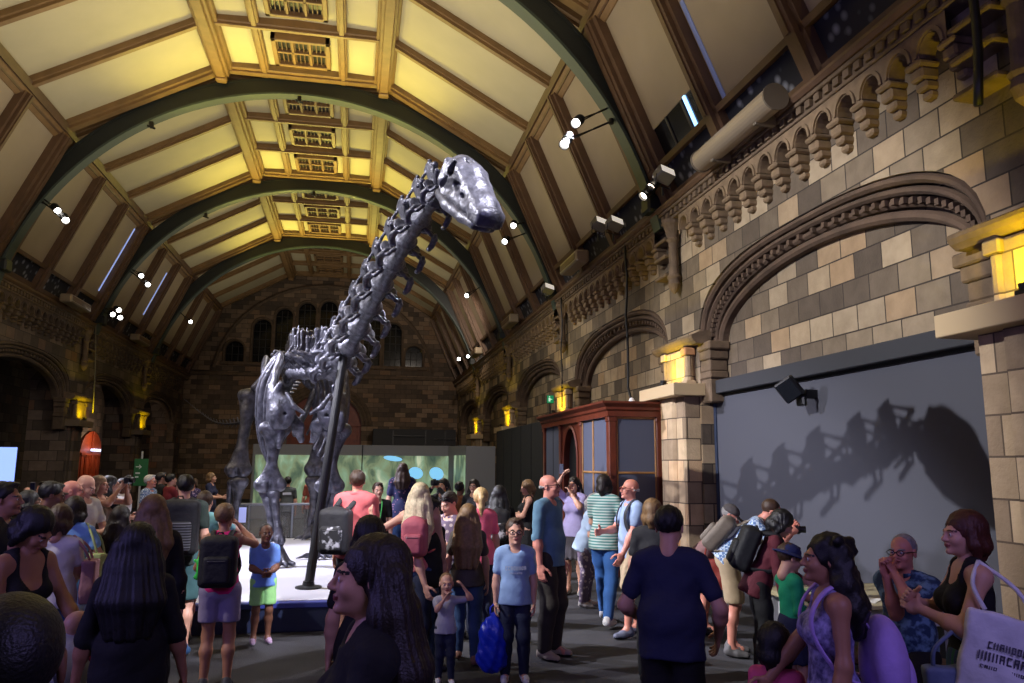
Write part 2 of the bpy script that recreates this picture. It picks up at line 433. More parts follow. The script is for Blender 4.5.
def side_wall(side):
    nm = 'wall_right' if side > 0 else 'wall_left'
    depth = .35 if side > 0 else 1.2
    us = [YN, PY[0]-PH-6.4]
    us = [YN]
    bb = [(-1.9, PY[0]-PH)]+bays()
    for b in bb:
        c = (b[0]+b[1])/2; a = (b[1]-b[0])/2-.05
        us += [b[0]+.05, b[1]-.05]; us += [c+a*math.sin(t) for t in np.linspace(-PI/2, PI/2, 25)]
    us = sorted(set(us+[YB]))
    def op(y):
        for b in bb:
            z = arch_z(y, b, .40)
            if z is not None: return (0, z)
        return None
    w = strip_wall(us, lambda y: 7.0, op, lambda y, z: (xs(side, 0), y, z))
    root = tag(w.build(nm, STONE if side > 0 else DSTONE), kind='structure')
    # recesses: soffit, jambs and the infill behind
    mb = MB(); inf = MB()
    for b in bb:
        c = (b[0]+b[1])/2; a = (b[1]-b[0])/2-.05
        ys = [c+a*math.sin(t) for t in np.linspace(-PI/2, PI/2, 25)]
        for y0, y1 in zip(ys[:-1], ys[1:]):
            z0 = arch_z(y0+1e-6, b, .40) or SPRING; z1 = arch_z(y1-1e-6, b, .40) or SPRING
            mb.quad((xs(side, 0), y0, z0), (xs(side, 0), y1, z1), (xs(side, depth), y1, z1), (xs(side, depth), y0, z0))
        for y in (ys[0], ys[-1]):
            mb.quad((xs(side, 0), y, 0), (xs(side, depth), y, 0), (xs(side, depth), y, SPRING), (xs(side, 0), y, SPRING))
        inf.quad((xs(side, depth), ys[0], 0), (xs(side, depth), ys[-1], 0), (xs(side, depth), ys[-1], 5.3), (xs(side, depth), ys[0], 5.3))
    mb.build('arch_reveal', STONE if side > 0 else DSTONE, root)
    if side < 0:                      # the dark aisle behind the left arcade
        inf = MB(); inf.quad((-12.1, YN, 0), (-12.1, 46, 0), (-12.1, 46, 5.6), (-12.1, YN, 5.6))
        inf.quad((-12.1, YN, 5.45), (-12.1, 46, 5.45), (XL-.02, 46, 5.45), (XL-.02, YN, 5.45))
        inf.quad((-12.1, 46, 0), (XL-.02, 46, 0), (XL-.02, 46, 5.6), (-12.1, 46, 5.6))
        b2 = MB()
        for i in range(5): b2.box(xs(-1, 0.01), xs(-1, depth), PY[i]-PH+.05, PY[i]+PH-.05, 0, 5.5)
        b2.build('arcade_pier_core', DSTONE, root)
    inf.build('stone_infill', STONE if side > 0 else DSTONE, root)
    # arch mouldings: hood, dentilled order, inner roll
    for b in bb:
        c = (b[0]+b[1])/2; a = (b[1]-b[0])/2-.45
        if b[0] < 0 and side < 0: continue
        m1 = MB()
        for g, w_, pr in ((.0, .12, -.24), (.12, .10, -.20), (.22, .09, -.11), (.31, .10, -.05)):
            path = []; fr = []
            for t in np.linspace(-PI/2, PI/2, 41):
                aa = a+g; rr = RISE+g*.95
                ex = 2/(2+2*g)
                path.append((xs(side, 0), c+aa*math.copysign(abs(math.sin(t))**ex, t), SPRING+rr*max(0, math.cos(t))**ex))
                n = Vector((0, math.sin(t)/aa, math.cos(t)/rr)).normalized()
                fr.append((n, Vector((-side, 0, 0))))
            prof = [(0, -.42), (0, pr+.0), (w_*.3, pr+.04), (w_*.7, pr+.04), (w_, pr+.0), (w_, -.42)]
            m1.sweep(path, fr, prof)
        for t in np.linspace(-PI/2+.1, PI/2-.1, 44):         # dentils in the hollow between the rolls
            aa = a+.17; rr = RISE+.17*.95
            ex = 2/2.34; y, z = c+aa*math.copysign(abs(math.sin(t))**ex, t), SPRING+rr*math.cos(t)**ex
            m1.box(min(xs(side, .10), xs(side, .3)), max(xs(side, .10), xs(side, .3)), y-.03, y+.03, z-.035, z+.035)
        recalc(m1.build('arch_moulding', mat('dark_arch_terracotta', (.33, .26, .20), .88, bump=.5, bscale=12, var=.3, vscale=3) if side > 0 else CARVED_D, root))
        # capitals of the jambs
        m2 = MB()
        for y, sg in ((b[0]+.05, 1), (b[1]-.05, -1)):
            for k, (z0, z1, pr) in enumerate(((3.88, 4.02, .42), (3.72, 3.88, .36), (3.52, 3.72, .31), (3.40, 3.52, .34), (3.0, 3.40, .30))):
                x0, x1 = sorted((xs(side, .02-(pr-.3)*.5), xs(side, .34)))
                y0, y1 = sorted((y-sg*.02, y+sg*(pr+.04)))
                m2.bbox(x0, x1, y0, y1, z0, z1, .02)
        m2.build('jamb_capital', CARVED if side > 0 else CARVED_D, root)
    # piers with ledges, capitals and string course
    for i, y in enumerate(PY[:5]):
        pr = MB()
        def bx(u0, u1, y0, y1, z0, z1, bev=.02, m_=pr):
            x0, x1 = sorted((xs(side, u0), xs(side, u1))); m_.bbox(x0, x1, y0, y1, z0, z1, bev)
        if side > 0: bx(-.30, .3, y-PH, y+PH, 0, 3.2, .03); bx(-.36, -.2, y-.30, y+.30, .0, 3.2, .05); bx(-.40, .3, y-PH-.05, y+PH+.05, 0, .35, .03)
        else: bx(-.08, .3, y-PH+.02, y+PH-.02, 0, 3.2, .03); bx(-.14, -.0, y-.36, y+.10, .0, 3.2, .05); bx(-.18, .3, y-PH, y+PH, 0, .35, .03)
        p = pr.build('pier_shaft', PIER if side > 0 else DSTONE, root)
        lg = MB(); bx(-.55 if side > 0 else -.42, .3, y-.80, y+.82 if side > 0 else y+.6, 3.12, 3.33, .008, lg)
        lg.build('ledge', LEDGE if side > 0 else mat('shaded_beige_ledge', (.42, .36, .28), .7), root)  # left ledges take a darker copy, shade put into the colour
        cp = MB()
        bx(-.16, .3, y-.46, y+.46, 3.33, 3.98, .03, cp)
        for dy in (-.46, .46):
            xx = xs(side, -.12); cp.tube([(xx, y+dy, 3.33), (xx, y+dy, 3.90)], .075, 10); cp.bbox(xx-.1, xx+.1, y+dy-.1, y+dy+.1, 3.84, 3.98, .02)
            cp.bbox(xx-.1, xx+.1, y+dy-.1, y+dy+.1, 3.33, 3.41, .02)
        cp.build('capital_block', PIER if side > 0 else CARVED, root)
        st = MB(); path = [(xs(side, 0), y-.92, 4.0), (xs(side, 0), y+.92, 4.0)]
        fr = [(Vector((-side, 0, 0)), Vector((0, 0, 1)))]*2
        st.sweep(path, fr, [(-.1, 0), (.16, 0), (.22, .05), (.25, .10), (.25, .14), (.12, .2), (-.1, .24)])
        recalc(st.build('string_course', CARVED, root))
        # wall shaft hanging below the cornice
        sh = MB(); xx = xs(side, -.14)
        sh.lathe([(.02, 5.05), (.08, 5.12), (.12, 5.22), (.10, 5.3), (.13, 5.36), (.09, 5.42), (.085, 6.0), (.12, 6.06), (.10, 6.1), (.16, 6.3), (.2, 6.36), (.2, 6.44)], 14, M=Matrix.Translation((xx, y, 0)))
        for zz in (5.42, 5.78, 6.1):
            bx(-.24, .1, y+.18, y+.72, zz, zz+.07, .02, sh)
        sh.build('wall_shaft', CARVED, root, smooth=False)
    # corbel table and dentils between the wall shafts
    spans = [(-1.9, PY[0]-.3)]+[(PY[i]+.75 if side > 0 else PY[i]+.4, PY[i+1]-.4) for i in range(5)]
    for (y0, y1) in spans:
        n = max(1, round((y1-y0)/.47)); w = (y1-y0)/n; ct = MB()
        d0 = -.2
        for k in range(n):
            ya = y0+k*w; yc = ya+w/2; r = w*.34
            ap = [(yc+r*math.cos(t), 6.12+r*math.sin(t)*1.2) for t in np.linspace(0, PI, 11)]
            top = 6.42
            poly = [(yc+r, 6.12)]+ap[1:-1]+[(yc-r, 6.12)]
            for s0, s1 in zip(ap[:-1], ap[1:]):                     # plate with a round-headed opening
                for d in (d0,):
                    ct.quad((xs(side, d), s0[0], s0[1]), (xs(side, d), s1[0], s1[1]), (xs(side, d), s1[0], top), (xs(side, d), s0[0], top))
                ct.quad((xs(side, d0), s0[0], s0[1]), (xs(side, d0), s1[0], s1[1]), (xs(side, .02), s1[0], s1[1]), (xs(side, .02), s0[0], s0[1]))
            for q0, q1 in ((ya, yc-r), (yc+r, ya+w)):
                ct.quad((xs(side, d0), q0, 6.05), (xs(side, d0), q1, 6.05), (xs(side, d0), q1, top), (xs(side, d0), q0, top))
            # raised ring round the little arch
            path = [(xs(side, d0), p, q) for p, q in ((yc+(r+.03)*math.cos(t), 6.12+(r+.03)*1.2*math.sin(t)) for t in np.linspace(0, PI, 11))]
            fr = [(Vector((0, math.cos(t), math.sin(t))), Vector((-side, 0, 0))) for t in np.linspace(0, PI, 11)]
            ct.sweep(path, fr, [(-.02, -.01), (-.02, .025), (.02, .025), (.02, -.01)])
            # scrolled corbel under each springing
            for z0, z1, dp, hw in ((6.03, 6.10, .24, .12), (5.90, 6.03, .20, .095), (5.80, 5.90, .15, .085), (5.71, 5.80, .09, .07)):
                x0, x1 = sorted((xs(side, -dp), xs(side, .05)))
                ct.bbox(x0, x1, ya-hw, ya+hw, z0, z1, .025)
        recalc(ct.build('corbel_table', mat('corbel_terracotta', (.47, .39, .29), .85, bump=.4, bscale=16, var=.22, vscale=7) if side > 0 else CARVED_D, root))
    co = MB()
    def rail(u0, z0, z1, b=.01, m=0):
        x0, x1 = sorted((xs(side, u0), xs(side, .3))); co.bbox(x0, x1, YN, YB, z0, z1, b, m)
    rail(-.23, 6.42, 6.47); rail(-.20, 6.47, 6.58); rail(-.28, 6.58, 6.64)
    y = YN+.1
    while y < YB:
        x0, x1 = sorted((xs(side, -.255), xs(side, 0))); co.box(x0, x1, y, y+.11, 6.48, 6.575); y += .2
    co.build('dentil_cornice', CARVED, root)
    wc = MB(); path = [(xs(side, 0), YN, 6.64), (xs(side, 0), YB, 6.64)]; fr = [(Vector((-side, 0, 0)), Vector((0, 0, 1)))]*2
    wc.sweep(path, fr, [(-.2, 0), (.30, 0), (.34, .05), (.34, .09), (.22, .14), (.18, .22), (.1, .28), (-.2, .3)])
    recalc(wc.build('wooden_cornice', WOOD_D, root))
    return root
WR = side_wall(1); WL = side_wall(-1)

# ------------------------------------------------------------------ vault
def vp(i, side, off=0.):
    """section point i on side, moved inwards by off"""
    return (XC+side*SEC[i][0], SEC[i][1]-off)
ce = MB()
pr = [(XC-SEC[i][0], SEC[i][1]) for i in (3, 2, 1)]+[(XC, SEC[0][1])]+[(XC+SEC[i][0], SEC[i][1]) for i in (1, 2, 3)]
for (xa, za), (xb, zb) in zip(pr[:-1], pr[1:]):
    ce.quad((xa, YN, za), (xb, YN, zb), (xb, YB, zb), (xa, YB, za))
CEIL = tag(ce.build('ceiling', PLASTER), kind='structure')

def seg_frame(i, side):
    a = Vector((XC+side*SEC[i][0], 0, SEC[i][1])); b = Vector((XC+side*SEC[i+1][0], 0, SEC[i+1][1]))
    d = (b-a); L = d.length; d /= L
    n = Vector((d.z*side, 0, -d.x*side))
    if n.z > 0 or (abs(n.z) < 1e-6 and n.x*side > 0): n = -n
    return a, d, n, L
def bar(mb, i, side, t0, t1, y0, y1, h, m=0, h0=-.02):
    """block on vault slope i: t along the slope in metres, h deep into the room"""
    a, d, n, L = seg_frame(i, side)
    p = [a+d*t0+n*h0, a+d*t1+n*h0, a+d*t1+n*h, a+d*t0+n*h]
    mb.prism([(q.x, y0, q.z) for q in p], (0, y1-y0, 0), m)
edges = [-2.2]+RY+[YB]
# long purlins with stepped section, each its own piece
for side in (-1, 1):
    for rel, zb, w, nm in ((2.2, 12.34, .40, 'purlin'), (6.0, 10.28, .46, 'purlin')):
        mb = MB(); x = XC+side*rel
        tilt = 0 if rel < 3 else side*R(35)
        M = Matrix.Translation((x, 0, zb)) @ Matrix.Rotation(tilt, 4, 'Y')
        for k in range(len(edges)-1):
            y0, y1 = edges[k]+.2, edges[k+1]-.22
            mb.bbox(-w*.30, w*.30, y0, y1-.0, 0, .75, .02, M=M)
            mb.bbox(-w*.5, w*.5, y0+.05, y1-.05, .10, .75, .02, M=M)
            mb.bbox(-w*.7, w*.7, y0+.1, y1-.1, .26, .75, .02, M=M)
            for yy in (y0+.12, y1-.12):
                mb.bbox(-w*.36, w*.36, yy-.12, yy+.12, -.07, .1, .03, M=M)
        mb.build(nm, WOOD, CEIL)
    for rel in (1.06,):
        mb = MB(); x = XC+side*rel
        mb.bbox(x-.12, x+.12, YN, YB, 12.66, 12.9, .02); mb.bbox(x-.06, x+.06, YN, YB, 12.60, 12.9, .01)
        mb.build('light_purlin', WOOD, CEIL)
    wp = MB(); bar(wp, 2, side, 0, .38, YN, YB, .16); bar(wp, 2, side, .1, .22, YN, YB, .22)
    bar(wp, 2, side, 3.36, 3.46, YN, YB, .2); bar(wp, 2, side, 3.98, 4.12, YN, YB, .2)
    recalc(wp.build('wall_plate', WOOD_D, CEIL))
raf = 0
for k in range(len(edges)-1):
    y0, y1 = edges[k], edges[k+1]
    if k == len(edges)-2: nrow = 3
    else: nrow = 3
    ys = [y0+.30+(y1-y0-.6)*j/nrow for j in range(nrow+1)]
    mb = MB()          # crown grid of the bay
    for j, y in enumerate(ys):
        w = .12 if 0 < j < nrow else .2
        mb.bbox(XC-2.1, XC+2.1, y-w, y+w, 12.64, 12.9, .02); mb.bbox(XC-2.1, XC+2.1, y-w*.5, y+w*.5, 12.58, 12.9, .01)
        if j < nrow:                                            # stepped border round each vent panel
            ya, yb = y+.35, ys[j+1]-.35
    mb.build('crown_rafters', WOOD, CEIL)
    for j in range(nrow):
        yc = (ys[j]+ys[j+1])/2; hl = .62
        g = MB(); x0, x1 = XC-.66, XC+.66; z = 12.74
        for a, b in ((x0-.08, x0+.04), (x1-.04, x1+.08)): g.bbox(a, b, yc-hl-.08, yc+hl+.08, z-.10, 12.9, .015)
        for a, b in ((yc-hl-.08, yc-hl+.04), (yc+hl-.04, yc+hl+.08)): g.bbox(x0-.08, x1+.08, a, b, z-.10, 12.9, .015)
        for xx in (XC-.22, XC+.22): g.bbox(xx-.035, xx+.035, yc-hl, yc+hl, z-.07, 12.9, .01)
        g.bbox(x0, x1, yc-.04, yc+.04, z-.07, 12.9, .01)
        for r in range(12):
            xx = x0+.06+r*(x1-x0-.12)/11
            g.bbox(xx-.016, xx+.016, yc-hl, yc+hl, z-.02, 12.86, .005, 1)
        g.box(x0, x1, yc-hl, yc+hl, 12.775, 12.80, 2)
        g.build('vent_grille', [WOOD, WOOD_D, BLACK], CEIL)
    for side in (-1, 1):
        mb = MB()
        for j, y in enumerate(ys):
            w = .13 if 0 < j < nrow else .22
            bar(mb, 1, side, 0, 4.3, y-w, y+w, .13); bar(mb, 1, side, 0, 4.3, y-w*.5, y+w*.5, .2)
        recalc(mb.build('slope_rafters', WOOD, CEIL))
        mb = MB(); fl = MB(); bl = MB()
        for j, y in enumerate(ys):
            w = .20 if 0 < j < nrow else .3
            bar(mb, 2, side, .3, 4.1, y-w, y+w, .20); bar(mb, 2, side, .3, 4.1, y-w*.55, y+w*.55, .28); bar(mb, 2, side, .3, 3.4, y-w*.2, y+w*.2, .31)
            if j < nrow:
                bar(fl, 2, side, 3.46, 3.98, ys[j]+.2, ys[j+1]-.2, .06)
                short = (side > 0 and k == 1 and j == 2)
                bar(bl, 2, side, .3, 2.75 if short else 3.36, ys[j]+.15, ys[j+1]-.15, .035)
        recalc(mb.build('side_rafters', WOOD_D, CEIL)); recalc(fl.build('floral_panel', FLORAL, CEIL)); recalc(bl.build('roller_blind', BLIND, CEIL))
    # carved bosses along the first rafter of the bay, by the rib
# skylight behind the raised blind
sky = MB(); bar(sky, 2, 1, 2.75, 3.36, 5.6, 21, .02)
yy = RY[1]
o = MB()
ysb = [RY[0]+.3+(RY[1]-RY[0]-.6)*j/3 for j in range(4)]
bar(o, 2, 1, 2.72, 3.37, ysb[2]+.2, ysb[3]-.2, .015)
recalc(o.build('window_10', DARKGLASS)); tag(bpy.data.objects['window_10'], kind='structure')
g = MB()
for q in (.35, .68): 
    yq = ysb[2]+.2+(ysb[3]-ysb[2]-.4)*q; bar(g, 2, 1, 2.74, 3.36, yq-.03, yq+.03, .035)
recalc(g.build('glazing_bars', mat('grey_skylight_bars', (.22, .2, .2), .5), bpy.data.objects['window_10']))
# white daylight slits beside the blinds
for (k, j, side, t0, t1, w) in ((3, 2, -1, .6, 3.1, .08), (4, 1, -1, .9, 2.9, .08)):
    y0, y1 = edges[k], edges[k+1]; yj = y0+.3+(y1-y0-.6)*(j+1)/3
    s_ = MB(); bar(s_, 2, side, t0, t1, yj-.42, yj-.42+w, .05)
    recalc(s_.build('glowing_light_strip', mat_emit('daylight_through_gap', (.62, .70, .95), .75), CEIL))
s_ = MB(); bar(s_, 2, 1, 2.74, 3.34, ysb[2]+.72, ysb[2]+.80, .04); recalc(s_.build('glowing_light_strip', mat_emit('glowing_reflection_streak', (.55, .75, 1.), 3.), CEIL))  # glowing strip paints the bluish reflection streak on the skylight glass
s_ = MB(); bar(s_, 2, 1, 1.6, 3.3, ysb[2]-.34, ysb[2]-.24, .05); recalc(s_.build('glowing_light_strip', mat_emit('daylight_through_dim_gap', (.50, .55, .75), .10), CEIL))

# iron ribs
RIBC = 4.7
def rib_frames(a0, a1, n):
    return [(t, Vector((math.cos(t), 0, math.sin(t)))) for t in np.linspace(a0, a1, n)]
for k, y in enumerate(RY):
    mb = MB(); path = []; fr = []
    for t, n in rib_frames(R(13), R(167), 61):
        path.append(Vector((XC, y, RIBC))+n*7.5); fr.append((n, Vector((0, 1, 0))))
    mb.sweep(path, fr, [(.04, -.05), (.04, .05), (.42, .05), (.42, .15), (.48, .15), (.48, -.15), (.42, -.15), (.42, -.05)], 0)
    mb.sweep(path, fr, [(-.015, -.17), (-.015, .17), (.04, .17), (.04, -.17)], 1)
    mb.sweep(path, fr, [(.04, -.13), (.04, .13), (.43, .13), (.43, -.13)], 0)
    for side in (-1, 1):       # iron shoe on the cornice
        x = XC+side*7.35; mb.bbox(x-.3, x+.3, y-.2, y+.2, 6.72, 7.05, .04, 0)
    recalc(mb.build('arched_rib', [IRON, IRON_L], CEIL))

# ------------------------------------------------------------------ back wall
WIN = [(-6.87, 8.72, .50), (-5.43, 10.02, .50), (-4.27, 10.70, .47), (-3.02, 11.10, .48), (-1.8, 11.25, .48), (-.55, 11.10, .48), (.68, 10.70, .47), (1.9, 10.08, .50), (3.14, 8.76, .50)]
SILL = 7.55
def top_b(x):
    r = abs(x-XC)
    for (a, za), (b, zb) in zip(SEC[:-1], SEC[1:]):
        if r <= b: return za+(zb-za)*(r-a)/(b-a)
    return 6.9
def op_b(x):
    for c, zt, hw in WIN:
        if abs(x-c) < hw: return (SILL, zt-hw+math.sqrt(hw*hw-(x-c)**2))
    d = abs(x-XC)
    if d < 2.05: return (0, 4.1+1.75*math.sqrt(max(0, 1-(d/2.05)**2)))
    return None
us = [-9.6, 6.0, XC-2.2, XC+2.2, XC-5.97, XC+5.97]
for c, zt, hw in WIN: us += [c+hw*math.sin(t) for t in np.linspace(-PI/2, PI/2, 13)]
us += [XC+2.05*math.sin(t) for t in np.linspace(-PI/2, PI/2, 25)]
# above the doorway the windows need their own opening: the wall is laid in two bands
us = sorted(set(round(u, 4) for u in us))
WB = MB()
def op_low(x):
    d = abs(x-XC)
    return (0, 4.1+1.75*math.sqrt(max(0, 1-(d/2.05)**2))) if d < 2.05 else None
def op_up(x):
    for c, zt, hw in WIN:
        if abs(x-c) < hw: return (SILL, zt-hw+math.sqrt(max(0, hw*hw-(x-c)**2)))
    return None
for a, b in zip(us[:-1], us[1:]):
    P = lambda u, z: (u, YB, z)
    l0 = op_low((a+b)/2); la = (op_low(a+1e-6) or (0, 4.1))[1] if l0 else 0; lb = (op_low(b-1e-6) or (0, 4.1))[1] if l0 else 0
    WB.quad(P(a, la), P(b, lb), P(b, 7.0), P(a, 7.0))
    u0 = op_up((a+b)/2)
    if u0 is None: WB.quad(P(a, 7.0), P(b, 7.0), P(b, top_b(b)), P(a, top_b(a)))
    else:
        ua = op_up(a+1e-6) or u0; ub = op_up(b-1e-6) or u0
        WB.quad(P(a, 7.0), P(b, 7.0), P(b, SILL), P(a, SILL)); WB.quad(P(a, ua[1]), P(b, ub[1]), P(b, top_b(b)), P(a, top_b(a)))
WBACK = tag(WB.build('wall_back', BRICK), kind='structure')
for k, (c, zt, hw) in enumerate(WIN):
    arc = [(c+hw*math.cos(t), zt-hw+hw*math.sin(t)) for t in np.linspace(0, PI, 15)]
    out = [(c+hw, SILL)]+arc+[(c-hw, SILL)]
    f = MB()
    for (x0, z0), (x1, z1) in zip(out, out[1:]+out[:1]):           # reveal
        f.quad((x0, YB, z0), (x1, YB, z1), (x1, YB+.4, z1), (x0, YB+.4, z0))
    w = recalc(f.build('window_%d' % (k+1), CARVED_D)); tag(w, kind='structure')
    p = MB(); p.add([(x, YB+.36, z) for x, z in out], [tuple(range(len(out)))]); p.build('pane', DARKGLASS, w)
    l = MB()
    for xx in (c-hw*.33, c+hw*.33): l.bbox(xx-.02, xx+.02, YB+.31, YB+.35, SILL, zt-.1, .005)
    z = SILL+.45
    while z < zt-.2: l.bbox(c-hw, c+hw, YB+.31, YB+.35, z-.015, z+.015, .005); z += .45
    l.build('glazing_bars', mat('lead_bars', (.12, .11, .10), .6), w)
    m = MB(); path = [(x, YB, z) for x, z in out]
    fr = []
    for i, (x, z) in enumerate(out):
        n = Vector((x-c, 0, z-(zt-hw))) if z > zt-hw else Vector((1 if x > c else -1, 0, 0)); fr.append((n.normalized(), Vector((0, -1, 0))))
    m.sweep(path, fr, [(0, -.02), (0, .06), (.06, .1), (.12, .06), (.12, -.02)]); recalc(m.build('window_moulding', CARVED_D, w))
m = MB(); m.bbox(-7.6, 3.95, YB-.14, YB+.05, SILL-.22, SILL-.02, .03); m.bbox(-9.4, 5.8, YB-.12, YB+.05, 6.75, 6.95, .03)
path = []; fr = []
for t in np.linspace(R(8), R(172), 41):
    n = Vector((math.cos(t), 0, math.sin(t))); path.append(Vector((XC-.05, YB, 6.4))+Vector((6.05*n.x, 0, 5.6*n.z))); fr.append((n, Vector((0, -1, 0))))
m.sweep(path, fr, [(0, -.02), (0, .08), (.1, .14), (.2, .08), (.2, -.02)]); recalc(m.build('window_arch_moulding', CARVED_D, WBACK))
m = MB(); path = []; fr = []
for t in np.linspace(0, PI, 31):
    n = Vector((math.cos(t), 0, math.sin(t))); path.append((XC+2.05*n.x, YB, 4.1+1.75*n.z)); fr.append((n, Vector((0, -1, 0))))
for a in (0, .2, .4): m.sweep(path, fr, [(a, -.4+a), (a, .06+a*.1), (a+.12, .1+a*.1), (a+.18, .05+a*.1), (a+.18, -.1)])
recalc(m.build('doorway_moulding', CARVED_D, WBACK))
# red wooden door of the doorway
REDWOOD = mat('red_brown_door_wood', (.42, .17, .08), .5, bump=.2, bscale=12, var=.2)
def arched_door(name, M, hw, spring, rise, mt):
    out = [(hw, 0)]+[(hw*math.cos(t), spring+rise*math.sin(t)) for t in np.linspace(0, PI, 17)]+[(-hw, 0)]
    d = MB(); d.prism([M @ Vector((x, 0, z)) for x, z in out], M.to_3x3() @ Vector((0, .1, 0)))
    o = recalc(d.build(name, mt)); tag(o, kind='structure')
    p = MB()
    for s in (-1, 1):
        for z0, z1 in ((.3, spring*.45), (spring*.52, spring*.98)):
            for a, b in ((.08, .46), (.54, .92)):
                x0, x1 = sorted((s*hw*a, s*hw*b))
                p.bbox(x0, x0+.06, -.05, 0, z0, z1, .01, M=M); p.bbox(x1-.06, x1, -.05, 0, z0, z1, .01, M=M)
                p.bbox(x0, x1, -.05, 0, z0, z0+.06, .01, M=M); p.bbox(x0, x1, -.05, 0, z1-.06, z1, .01, M=M)
    p.bbox(-.05, .05, -.07, 0, 0, spring+rise, .01, M=M); p.bbox(-hw, hw, -.07, 0, spring-.06, spring+.06, .01, M=M)
    p.build('door_panels', mt, o)
    return o
arched_door('door_1', Matrix.Translation((XC, YB+.3, 0)), 2.05, 4.1, 1.75, REDWOOD)
# ------------------------------------------------------------------ fittings of the hall
arched_door('door_2', Matrix.Translation((-12.0, 39.2, 0)) @ Matrix.Rotation(R(90), 4, 'Z'), 1.5, 2.3, 1.05, mat('orange_red_door_wood', (.62, .24, .10), .5, bump=.2, bscale=12, var=.2))
o = MB(); o.bbox(-11.85, -11.75, 38.6, 40.9, 2.44, 2.54, .01); tag(o.build('strip_light', mat_emit('white_strip_light', (.8, .85, 1.), 3.)), 'white strip light across the red door in the left aisle', 'light')

# dark exhibition wall in the first right-hand bay, catching the shadow
GREY = mat('dark_grey_painted_board', (.245, .25, .28), .75, bump=.05, bscale=80)
GREY_D = mat('charcoal_painted_board', (.17, .175, .19), .8)
mb = MB(); mb.bbox(6.0, 6.12, 5.75, 12.5, 0, 3.12, .005)
p = mb.build('exhibition_wall', GREY); tag(p, 'dark grey exhibition wall between two stone piers', 'partition', kind='structure')
mb = MB(); mb.bbox(5.86, 6.12, 5.8, 12.45, 3.14, 3.36, .01); mb.bbox(5.97, 6.1, 5.8, 12.45, 3.10, 3.15, .004, 1)  # thin black strip paints the shadow gap below the header
mb.build('header_board', [GREY_D, BLACK], p)
mb = MB(); mb.bbox(5.97, 6.0, 12.22, 12.34, 0, 3.1, .005); mb.build('edge_strip', mat('blue_grey_edge_strip', (.17, .22, .32), .6), p)

# floodlight on that wall
fl = empty('wall_floodlight', (5.85, 9.3, 2.9), R(0), 'small square black floodlight on an arm on the dark exhibition wall', 'light')
mb = MB(); mb.bbox(-.02, .15, -.05, .05, -.06, .06, .01); mb.tube([(0, 0, 0), (-.12, 0, -.02), (-.16, 0, .02)], .018, 8); mb.bbox(-.10, -.03, -.09, .09, -.16, -.02, .02); mb.build('bracket', BLACK, fl)
M = Matrix.Translation((-.22, .02, .06)) @ Matrix.Rotation(R(30), 4, 'Z') @ Matrix.Rotation(R(-28), 4, 'X') @ Matrix.Rotation(R(-25), 4, 'Y')
mb = MB(); mb.bbox(-.05, .05, -.14, .14, -.15, .15, .02, M=M)
for q in range(5): mb.bbox(.05, .08, -.11+q*.05, -.09+q*.05, -.12, .12, .005, M=M)
mb.build('housing', BLACK, fl)
mb = MB(); mb.bbox(-.056, -.05, -.12, .12, -.13, .13, .004, M=M); mb.build('glass', mat('floodlight_glass', (.10, .11, .13), .2), fl)

# panelled mahogany booth against the second pier
MAHOG = mat('red_mahogany', (.38, .17, .10), .38, bump=.15, bscale=9, var=.25, vscale=4)
GOLD = mat('worn_gilt_beading', (.62, .45, .26), .45, var=.2)
SLATE = mat('slate_blue_panel', (.29, .31, .38), .75, bump=.08, bscale=90)
bo = empty('panelled_booth', (4.45, 13.35, 0), 0, 'mahogany framed booth with slate blue panels beside the stone pier', 'booth'); bo.scale = (1, 1, .965)
def BX(mb, x0, x1, y0, y1, z0, z1, b=.01, m=0): mb.bbox(x0-4.45, x1-4.45, y0-13.35, y1-13.35, z0, z1, b, m)
mb = MB(); BX(mb, 4.62, 5.66, 13.6, 18.35, 0, 3.0)
mb.build('core', GREY_D, bo)
mb = MB(); path = [Vector((1.2, 0, 3.0)), Vector((0, 0, 3.0)), Vector((0, 5.05, 3.0))]
fr = [(Vector((0, -1, 0)), Vector((0, 0, 1))), (Vector((-1, -1, 0)), Vector((0, 0, 1))), (Vector((-1, 0, 0)), Vector((0, 0, 1)))]
mb.sweep(path, fr, [(-.2, -.08), (.03, -.08), (.03, .02), (.07, .05), (.07, .10), (.16, .16), (.16, .20), (-.2, .22)])
recalc(mb.build('cornice', MAHOG, bo))
mb = MB(); BX(mb, 4.4, 5.68, 13.3, 18.4, 3.12, 3.2); mb.build('roof_board', MAHOG, bo)
for nm, a in (('post', (4.45, 4.60, 13.35, 13.52)), ('post', (5.36, 5.52, 13.35, 13.52)), ('post', (4.45, 4.6, 15.15, 15.3)), ('post', (4.45, 4.6, 16.75, 16.9)), ('post', (4.45, 4.6, 18.25, 18.4))):
    mb = MB(); BX(mb, *a, 0, 2.95, .02); BX(mb, a[0]-.02, a[1]+.02, a[2]-.02, a[3]+.02, 0, .25, .02); BX(mb, a[0]-.015, a[1]+.015, a[2]-.015, a[3]+.015, 2.82, 2.95, .02); mb.build(nm, MAHOG, bo)
for (x0, x1, y0, y1) in ((4.6, 5.36, 13.40, 13.44), (4.50, 4.54, 13.52, 15.15), (4.50, 4.54, 16.9, 18.25)):
    mb = MB(); BX(mb, x0, x1, y0, y1, .1, 2.92, .004); mb.build('panel', SLATE, bo)
mb = MB()      # thin gilt bars across the panels
BX(mb, 4.6, 5.36, 13.375, 13.42, 1.86, 1.90); BX(mb, 4.6, 4.63, 13.375, 13.42, .1, 2.92); BX(mb, 5.33, 5.36, 13.375, 13.42, .1, 2.92); BX(mb, 4.6, 5.36, 13.375, 13.42, 2.88, 2.92)
